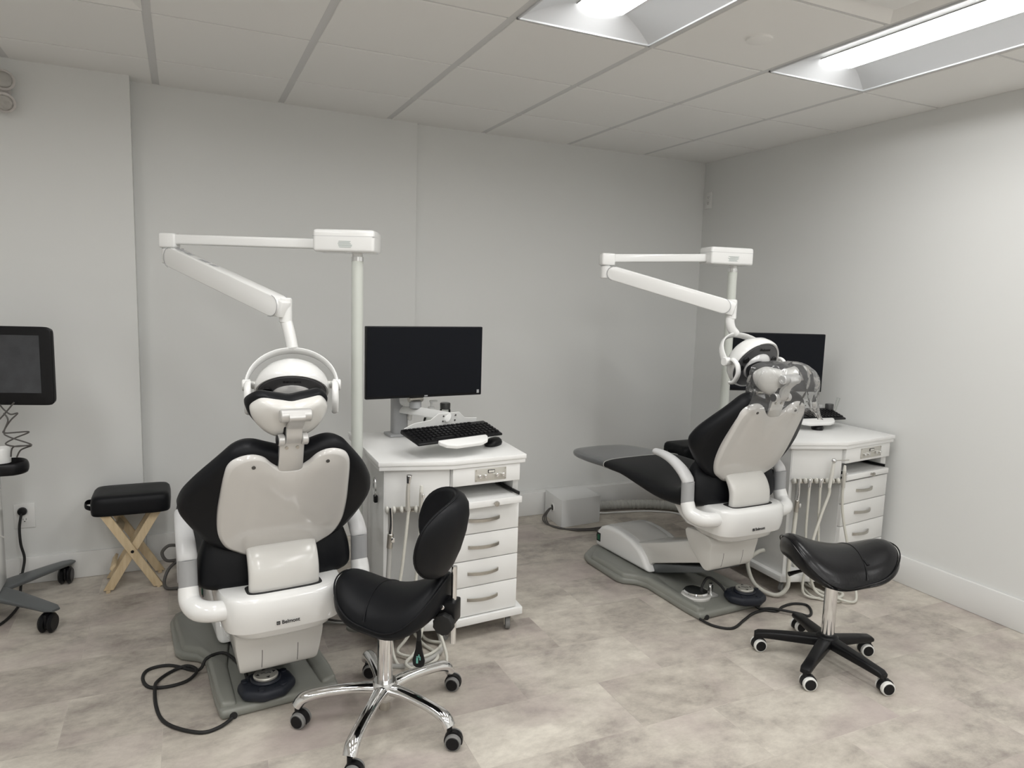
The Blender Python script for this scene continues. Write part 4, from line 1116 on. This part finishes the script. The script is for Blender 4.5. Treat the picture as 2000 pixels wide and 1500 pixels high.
# right stool: black five-leg base, no back rest
QX, QY = 2.506, -.518
t = thing('saddle_stool', 'black backless saddle stool with white-rimmed casters, at right by the corner cabinet', 'stool', (QX, QY, 0))
tipsR = [(2.300, -.330), (2.255, -.640), (2.512, -.778), (2.730, -.545), (2.605, -.262)]
mb = MB()
mb.lathe([(0, .068), (.040, .070), (.046, .08), (.044, .112), (.036, .122), (0, .122)], n=36)
for x, y in tipsR:
    d_ = V((x - QX, y - QY, 0)); Ld = d_.length + .008; d_.normalize(); sd = V((-d_.y, d_.x, 0))
    rings = []
    for f, w_, zt_, zb_ in ((.03, .030, .115, .072), (.3, .026, .108, .068), (.7, .021, .098, .064), (.95, .021, .089, .062), (1.0, .018, .080, .063)):
        c_ = d_ * (Ld * f)
        rings.append([c_ + sd * (w_ * math.copysign(abs(math.cos(a)) ** .5, math.cos(a))) + V((0, 0, (zt_ + zb_) / 2 + (zt_ - zb_) / 2 * math.copysign(abs(math.sin(a)) ** .5, math.sin(a)))) for a in [2 * PI * k / 24 for k in range(24)]])
    mb.loft(rings)
mb.build('star_base', 'blk', t, smooth=1.0)
for i, (x, y) in enumerate(tipsR):
    twin_caster(t, (x - QX, y - QY, 0), (-.35, -.45, -.35, 2.75, -.2)[i], .027, 'castwhite', .075)
MB().cyl((0, 0, .115), (0, 0, .405), .0255, n=36).build('gas_column', 'chrome', t)
fw2 = 0
smx = Matrix.Translation((.014, -.01, .500)) @ Matrix.Rotation(-.42, 4, 'Z') @ Matrix.Rotation(-.05, 4, 'Y')
seat2, zt2 = saddle(smx, .222, .200, .080, 'seat', 'vinylshiny', t, kx=1.15, ky=2.6)
p_ = smx @ V((.055, -.11, zt2(.055, -.11) + .002))
ct = MB().box(p_, (.012, .032, .003), rot=Matrix.Rotation(-.2, 3, 'Z') @ Matrix.Rotation(.5, 3, 'X'), bev=.001).build('care_tag', 'blk', seat2); ct['label'] = 'small black fabric tag on the seam'
MB().box((.01, 0, .398), (.18, .14, .018), rot=Matrix.Rotation(-.38, 3, 'Z'), bev=.004).build('seat_plate', 'blk', t)
MB().tube([(-.03, .03, .395), (-.11, .06, .388), (-.165, .075, .376)], [.006, .006, .010], 12, sm=4).build('height_lever', 'blk', t)

# ------------------------------------------------------------------ folding foot stools
def folding_stool(pos, rz, label, w=.345, dpt=.26, zseat=.385, th=.095):
    t = thing('folding_stool', label, 'folding stool', pos, rz)
    rings = []
    for z_, sx, sy in ((0, .97, .96), (.004, .99, .985), (.02, 1.0, 1.0), (.06, 1.0, 1.0), (.082, .975, .97), (.092, .92, .90), (.096, .80, .78), (.098, .4, .4)):
        rings.append(superring(0, 0, zseat + z_ * th / .096, w / 2 * sx, dpt / 2 * sy, 7, 64))
    cu = MB().fan(rings, V((0, 0, zseat)), V((0, 0, zseat + .099 * th / .096))).build('cushion', 'vinyl', t, smooth=1.2)
    MB().tube([(-w / 2 + .002, .055, zseat + .03), (-w / 2 - .022, .035, zseat + .035), (-w / 2 - .03, 0, zseat + .034), (-w / 2 - .022, -.035, zseat + .03), (-w / 2 + .002, -.055, zseat + .025)], .010, 10, sm=5, flat=((0, 0, 1), 1.2, .35)).build('carry_strap', 'vinyl', cu)
    def beam(y, x0, x1, nm='leg'):
        a, b = V((x0, y, .006)), V((x1, y, zseat))
        d_ = (b - a).normalized(); hw = .019 / abs(d_.z)
        poly = [(a.x - hw, a.z), (a.x + hw, a.z), (b.x + hw, b.z), (b.x - hw, b.z)]
        return MB().prism(poly, lambda p: (p[0], y - .010, p[1]), lambda p: (p[0], y + .010, p[1]), bev=.002).build(nm, 'wood', t, smooth=.4)
    a_ = w * .41
    for y, dy in ((-.095, .0105), (.095, -.0105)):
        beam(y - dy, -a_ * .78 * -1, -a_ * .78, 'leg'); beam(y + dy, -a_ * .78, a_ * .78, 'leg')
    mb = MB(); mb.box((-a_ * .63, 0, .19 * .5 + .02), (.014, .17, .03), rot=Matrix.Rotation(.6, 3, 'Y'), bev=.002)
    mb.build('cross_bar', 'wood', t)
    MB().box((-a_ * .42, 0, .30), (.014, .17, .045), rot=Matrix.Rotation(-.62, 3, 'Y'), bev=.002).build('cross_bar', 'wood', t)
    for y in (-.117, .117):
        MB().cyl((0, y, .196), (0, y * .92, .196), .0075, n=16).build('pivot_bolt', 'blk', t)
    mb = MB()
    for x in (-a_ * .78, a_ * .78):
        for y in (-.106, -.085, .085, .106): mb.cyl((x, y, .0005), (x, y, .008), .010, n=14)
    mb.build('rubber_foot', 'wood', t)
    return t
folding_stool((-.155, 1.385, 0), .0, 'black cushioned folding stool with pale wooden crossed legs, against the left wall')
folding_stool((3.385, 1.48, 0), .05, 'black folding stool mostly hidden behind the farther dental chair, by the corner')

# ------------------------------------------------------------------ scanner cart at the left edge
t = thing('scanner_cart', 'white wheeled cart with dark tablet screen, cut off by the left edge', 'cart', (-.72, 1.20, 0))
cx_, cy_ = -.72, 1.20
K = lambda x, y, z_: V((x - cx_, y - cy_, z_))
hub = V((0, 0, .105))
mb = MB()
for tx, ty in ((-.440, .925), (-.450, 1.505), (-1.0, .93), (-1.0, 1.48)):
    e = K(tx, ty, .095); d_ = V((e.x, e.y, 0)).normalized(); sd = V((-d_.y, d_.x, 0)); Ld = V((e.x, e.y, 0)).length
    rings = []
    for f, w_, zt_, zb_ in ((.0, .055, .120, .098), (.35, .050, .119, .095), (.8, .036, .112, .092), (.97, .034, .106, .092), (1.05, .018, .103, .093)):
        c_ = d_ * (Ld * f)
        rings.append([c_ + sd * (w_ * math.copysign(abs(math.cos(a)) ** .5, math.cos(a))) + V((0, 0, (zt_ + zb_) / 2 + (zt_ - zb_) / 2 * math.copysign(abs(math.sin(a)) ** .5, math.sin(a)))) for a in [2 * PI * k / 24 for k in range(24)]])
    mb.loft(rings)
mb.build('leg_frame', 'cartgrey', t, smooth=.9)
for tx, ty, rz in ((-.455, .935, -1.9), (-.462, 1.49, -1.7), (-.99, .935, -1.9), (-.99, 1.475, -1.7)):
    e = K(tx, ty, 0); rad = .042
    f = V((math.cos(rz), math.sin(rz), 0)); sd = V((-f.y, f.x, 0)); c_ = V((e.x, e.y, rad)) + f * .012
    cs = MB().cyl((e.x, e.y, .05), (e.x, e.y, .096), .012, n=14)
    cs.box(c_ + V((0, 0, .012)), (.05, .012, .06), rot=Matrix.Rotation(rz, 3, 'Z'), bev=.004)
    cs = cs.build('caster', 'blk', t)
    for s in (-1, 1): MB().cyl(c_ + sd * (s * .006), c_ + sd * (s * .028), rad, n=26, bev=.009).build('wheel', 'blk', cs)
MB().box((-.044, .0, .44), (.20, .17, .66), bev=.02, seg=3).build('column', 'gloss', t)
# screen
sc_yaw = -.30
q = Matrix.Rotation(sc_yaw, 3, 'Z')
cc = K(-.412, 1.035, 1.128) + q @ V((-.245, 0, 0))
def sring(y, w_, h_, e=14): return [cc + q @ V((p.x, y, p.y)) for p in superring(0, 0, 0, w_ / 2, h_ / 2, 22, 96)]
cas = MB().fan([sring(.030, .46, .30), sring(.026, .485, .325), sring(.003, .49, .335), sring(.0, .486, .331), sring(-.002, .476, .321)], cc + q @ V((0, .03, 0)), cc + q @ V((0, -.002, 0))).build('screen_casing', 'blk', t, smooth=.8)
MB().box(cc + q @ V((-.005, -.002, .008)), (.405, .0025, .245), rot=q).build('screen', 'tabscreen', cas, smooth=0)
MB().tube([cc + q @ V((0, .03, 0)), cc + q @ V((0, .10, -.03)), K(-.80, 1.19, 1.05), K(-.80, 1.20, .76)], .022, 14, sm=5).build('screen_arm', 'gloss', t)
# loop handle, cup and cables
pts = [K(-.88, 1.05, .69), K(-.62, 1.04, .69), K(-.56, 1.05, .69), K(-.535, 1.10, .69), K(-.56, 1.155, .69), K(-.62, 1.17, .69), K(-.88, 1.18, .69), K(-.92, 1.11, .69)]
MB().tube(pts, .026, 14, closed=True, sm=5, flat=((0, 0, 1), 1.0, .38)).build('loop_handle', 'blk', t)
MB().lathe([(0, .71), (.034, .71), (.037, .765), (.032, .775), (.028, .77), (0, .74)], K(-.625, 1.11, 0), n=28).build('scanner_cradle', 'gloss', t)
for w_ in ([(-.615, 1.06, .975), (-.60, 1.075, .944), (-.575, 1.06, .925), (-.548, 1.05, .930), (-.575, 1.06, .90), (-.600, 1.07, .86), (-.598, 1.065, .845), (-.508, 1.03, .852), (-.56, 1.05, .825), (-.598, 1.06, .80), (-.56, 1.04, .790), (-.50, 1.02, .795), (-.545, 1.06, .77), (-.565, 1.08, .735)],
           [(-.56, 1.06, .975), (-.62, 1.08, .90), (-.68, 1.10, .85), (-.73, 1.12, .80)],
           [(-.60, 1.07, .93), (-.585, 1.06, .90), (-.602, 1.065, .85), (-.585, 1.055, .83), (-.50, 1.025, .796), (-.57, 1.06, .785), (-.585, 1.075, .74)]):
    MB().tube([K(*p) for p in w_], .0032, 8, sm=8).build('cable', 'cable', t)
cd = MB().tube([K(-.640, 1.517, .365), K(-.648, 1.500, .30), K(-.645, 1.492, .22), K(-.632, 1.485, .15), K(-.640, 1.46, .08), K(-.640, 1.40, .02), K(-.62, 1.25, .007), K(-.66, 1.05, .007), K(-.78, .97, .007), K(-.95, 1.1, .007)], .006, 10, sm=8).build('power_cord', 'blkrub', t)
MB().lathe([(0, 0), (.018, 0), (.021, .010), (.018, .022), (0, .026)], K(-.638, 1.536, .372), (0, -1, 0), 22).build('plug', 'blk', cd)
MB().cyl(K(-.642, 1.45, .06), K(-.641, 1.46, .085), .011, n=14, bev=.003).build('strain_relief', 'blk', cd)
MB().tube([K(-.68, 1.11, .70), K(-.665, 1.09, .55), K(-.66, 1.09, .42), K(-.625, 1.08, .385)], .003, 8, sm=5).build('cable', 'hoseg', t)

# ------------------------------------------------------------------ wall fittings
def outlet(mx, label, style):
    t = thing('wall_outlet', label, 'outlet')
    t.matrix_world = mx
    pl = MB().box((0, -.003, 0), (.074 if style != 'wide' else .088, .006, .118 if style != 'wide' else .122), bev=.0025).build('cover_plate', 'gloss', t)
    for z_ in (.02, -.02) if style != 'one' else (0,):
        f = MB().box((0, -.0065, z_), (.032, .003, .028), bev=.001).build('socket', 'trim', pl)
        mb = MB()
        for x in (-.0065, .0065): mb.box((x, -.0082, z_ + .004), (.002, .001, .008))
        mb.box((0, -.0082, z_ - .007), (.005, .001, .004))
        mb.build('socket_slot', 'dark', f, smooth=0)
    return t
outlet(Matrix.Translation((-.632, 1.545, .345)), 'white wall outlet with black plug, beside the cart at left', 'wide')
outlet(Matrix.Translation((XR, 1.715, 2.215)) @ Matrix.Rotation(-PI / 2, 4, 'Z') , 'white wall outlet high up near the back right corner', 'two')
t = thing('emergency_light', 'round white twin-head emergency light high on the left wall, cut off by the edge', 'emergency light', (-.62, 1.545, 2.33))
MB().box((-.05, -.012, -.015), (.16, .024, .12), bev=.010, seg=3).build('housing', 'emerg', t)
for dz_, ax in ((.045, V((.25, -.9, -.1))), (-.05, V((.1, -.9, -.45)))):
    hd = MB().lathe([(0, -.035), (.022, -.03), (.040, -.006), (.045, .010), (.041, .012), (0, .008)], V((.012, -.075, dz_)), ax, 28).build('lamp_head', 'emerg', t)
    MB().lathe([(0, .008), (.037, .009), (.03, .018), (0, .022)], V((.012, -.075, dz_)), ax, 24).build('lens', 'clear', hd)

# ------------------------------------------------------------------ floor boxes, hoses, cables
bx = [(2.288, 1.388), (2.592, 1.412), (2.615, 1.672), (2.312, 1.668)]
t = thing('junction_box', 'pale grey box with round cable hole on the floor by the back wall', 'box', (2.45, 1.53, 0))
bq = [(x - 2.45, y - 1.53) for x, y in bx]
MB().prism_z(bq, .0005, .182, bev=.0015).build('box_shell', 'boxw', t, smooth=.4)
hl = V((2.3005 - 2.45, 1.535 - 1.53, .095))
MB().lathe([(.020, -.002), (.030, -.002), (.029, .005), (.022, .006), (.020, -.002)], hl, (-1, .08, 0), 28).build('grommet', 'gloss', t)
MB().lathe([(0, .0), (.021, .0), (.021, .0015), (0, .0015)], hl, (-1, .08, 0), 24).build('cable_hole', 'dark', t)
for k in range(3):
    a = .012 * k
    tag(MB().tube([(2.302, 1.535 + a * .4, .09), (2.28 - a * .5, 1.535, .085), (2.245 - a, 1.52, .04), (2.238 - a * .6, 1.45 + a, .006 + a * .2), (2.27 + a, 1.37 - a * .5, .006), (2.35, 1.33 - a * 1.4, .006), (2.45 + a, 1.30 - a * 2, .006)] + ([(2.56, 1.30, .006), (2.68, 1.27, .006)] if k < 2 else [(2.42, 1.16, .006), (2.39, 1.02, .010)]), .0042, 8, sm=6).build('power_cable', 'cable'),
        ['dark cable from the grey box hole, passing closest along its front', 'dark cable from the grey box hole, middle one of three', 'dark cable from the grey box hole, running to the farther dental chair'][k], 'cable', 'cables from the grey box')
pts = catmull([(2.60, 1.62, .042), (2.72, 1.625, .040), (2.82, 1.615, .037), (2.92, 1.60, .036), (3.02, 1.57, .036), (3.12, 1.53, .036), (3.2, 1.47, .036), (3.28, 1.38, .036), (3.33, 1.22, .036), (3.30, 1.05, .036), (3.2, .85, .036)], 14)
rad = [(.033 if (i // 2) % 2 else .0295) for i in range(len(pts))]
mb = MB(); rings = []
P = pts; u = V((0, 0, 1))
for i, p in enumerate(P):
    tn = (P[min(i + 1, len(P) - 1)] - P[max(i - 1, 0)]).normalized(); w_ = tn.cross(u).normalized(); uu = w_.cross(tn)
    rings.append([p + (uu * math.cos(2 * PI * k / 18) + w_ * math.sin(2 * PI * k / 18)) * rad[i] for k in range(18)])
tag(mb.loft(rings).build('corrugated_hose', 'corr', smooth=.4), 'grey corrugated hose on the floor along the back wall, from the grey box', 'hose')
tag(MB().tube([(2.60, 1.575, .03), (2.70, 1.555, .009), (2.82, 1.54, .006), (3.0, 1.505, .006), (3.12, 1.45, .006), (3.20, 1.38, .006), (3.24, 1.2, .006)], .006, 10, sm=8).build('white_cable', 'gloss'), 'thin white cable beside the corrugated hose on the floor', 'cable')
t = thing('junction_box', 'white box with grey hose on the floor, behind the nearer dental chair', 'box', (.19, 1.36, 0), -.05)
MB().box((0, 0, .1255), (.30, .16, .25), bev=.002).build('box_shell', 'boxw', t)
tag(MB().tube([(.04, 1.34, .18), (.0, 1.33, .185), (-.028, 1.325, .155), (-.01, 1.32, .115), (.034, 1.33, .105)], .008, 10, sm=7).build('grey_hose', 'cable'), 'short grey hose loop high on the side of the white floor box', 'hose')
tag(MB().tube([(.036, 1.325, .10), (.0, 1.30, .075), (-.020, 1.27, .03), (-.01, 1.22, .0095), (.04, 1.20, .0095), (.12, 1.20, .0095), (.25, 1.15, .0095)], .008, 10, sm=7).build('grey_hose', 'cable'), 'grey hose looping down to the floor beside the folding stool', 'hose')
for k in range(2):
    tag(MB().tube([(.50, .66 + .03 * k, .012), (.60, .60 + .03 * k, .010 + .005 * k), (.70, .54 + .02 * k, .010), (.78, .52, .009), (.90, .58, .008)], .005, 8, sm=6).build('floor_cable', ('hoseg', 'cable')[k]),
        ['pale grey cable on the floor between the nearer chair and its cabinet', 'dark grey cable on the floor between the nearer chair and its cabinet'][k], 'cable')

# ------------------------------------------------------------------ clear bag over the farther chair's head rest
def bag():
    rnd = random.Random(3)
    o = in_chair(RC, RZR, 0, -.19, 0)
    t = thing('plastic_bag', 'clear plastic bag draped over the headrest of the farther dental chair', 'plastic bag', (o.x, o.y, 0), RZR)
    rings = []; N = 72
    lv = [(1.228, .05, .03, .01), (1.224, .10, .070, .01), (1.212, .134, .094, .01), (1.185, .150, .108, .0), (1.14, .156, .114, -.005), (1.10, .154, .112, .0), (1.06, .156, .110, .005), (1.030, .172, .112, .0)]
    for i, (z_, hx, hy, oy) in enumerate(lv):
        r_ = []
        for k in range(N):
            a = 2 * PI * k / N
            wr = .009 * math.sin(a * 9 + i * .8) + .007 * math.sin(a * 17 + i * 1.7 + 1) + rnd.uniform(-.004, .004)
            wr *= min(1, i / 2.5)
            c, q_ = math.cos(a), math.sin(a)
            flare = max(0, c) ** 2 * max(0, i - 2) * .016
            drop = -max(0, c) ** 3 * max(0, i - 4) * .022
            r_.append(V((c * (hx + wr + flare), oy + q_ * (hy + wr), z_ + drop + .006 * math.sin(a * 5 + i))))
        rings.append(r_)
    P = [catmull([r[k] for r in rings], 4) for k in range(N)]
    rings = [[P[k][i] for k in range(N)] for i in range(len(P[0]))]
    MB().loft(rings, True, False).build('bag_film', 'bag', t, smooth=0.9)
bag()

# ------------------------------------------------------------------ groups of like things
GROUPS = {'dental_chair': 'dental chairs', 'dental_light': 'dental lights on poles', 'foot_pedal': 'foot pedals of the dental chairs', 'delivery_cabinet': 'white delivery cabinets',
          'monitor': 'monitors above the cabinets', 'monitor_stand': 'monitor stands on the cabinets', 'keyboard': 'keyboards on the trays', 'computer_mouse': 'mice on the cabinets',
          'jar': 'jars on the cabinets', 'saddle_stool': 'saddle stools', 'folding_stool': 'folding stools', 'wall_outlet': 'wall outlets', 'air_vent': 'ceiling air vents', 'ceiling_light': 'recessed ceiling lights'}
for o in bpy.data.objects:
    if o.parent is None and 'category' in o:
        k = o.name.split('.')[0]
        if k == 'handpiece': o['group'] = 'handpieces on the right cabinet rail' if o.location.x > 2 else 'handpieces on the left cabinet rail'
        elif k in GROUPS: o['group'] = GROUPS[k]
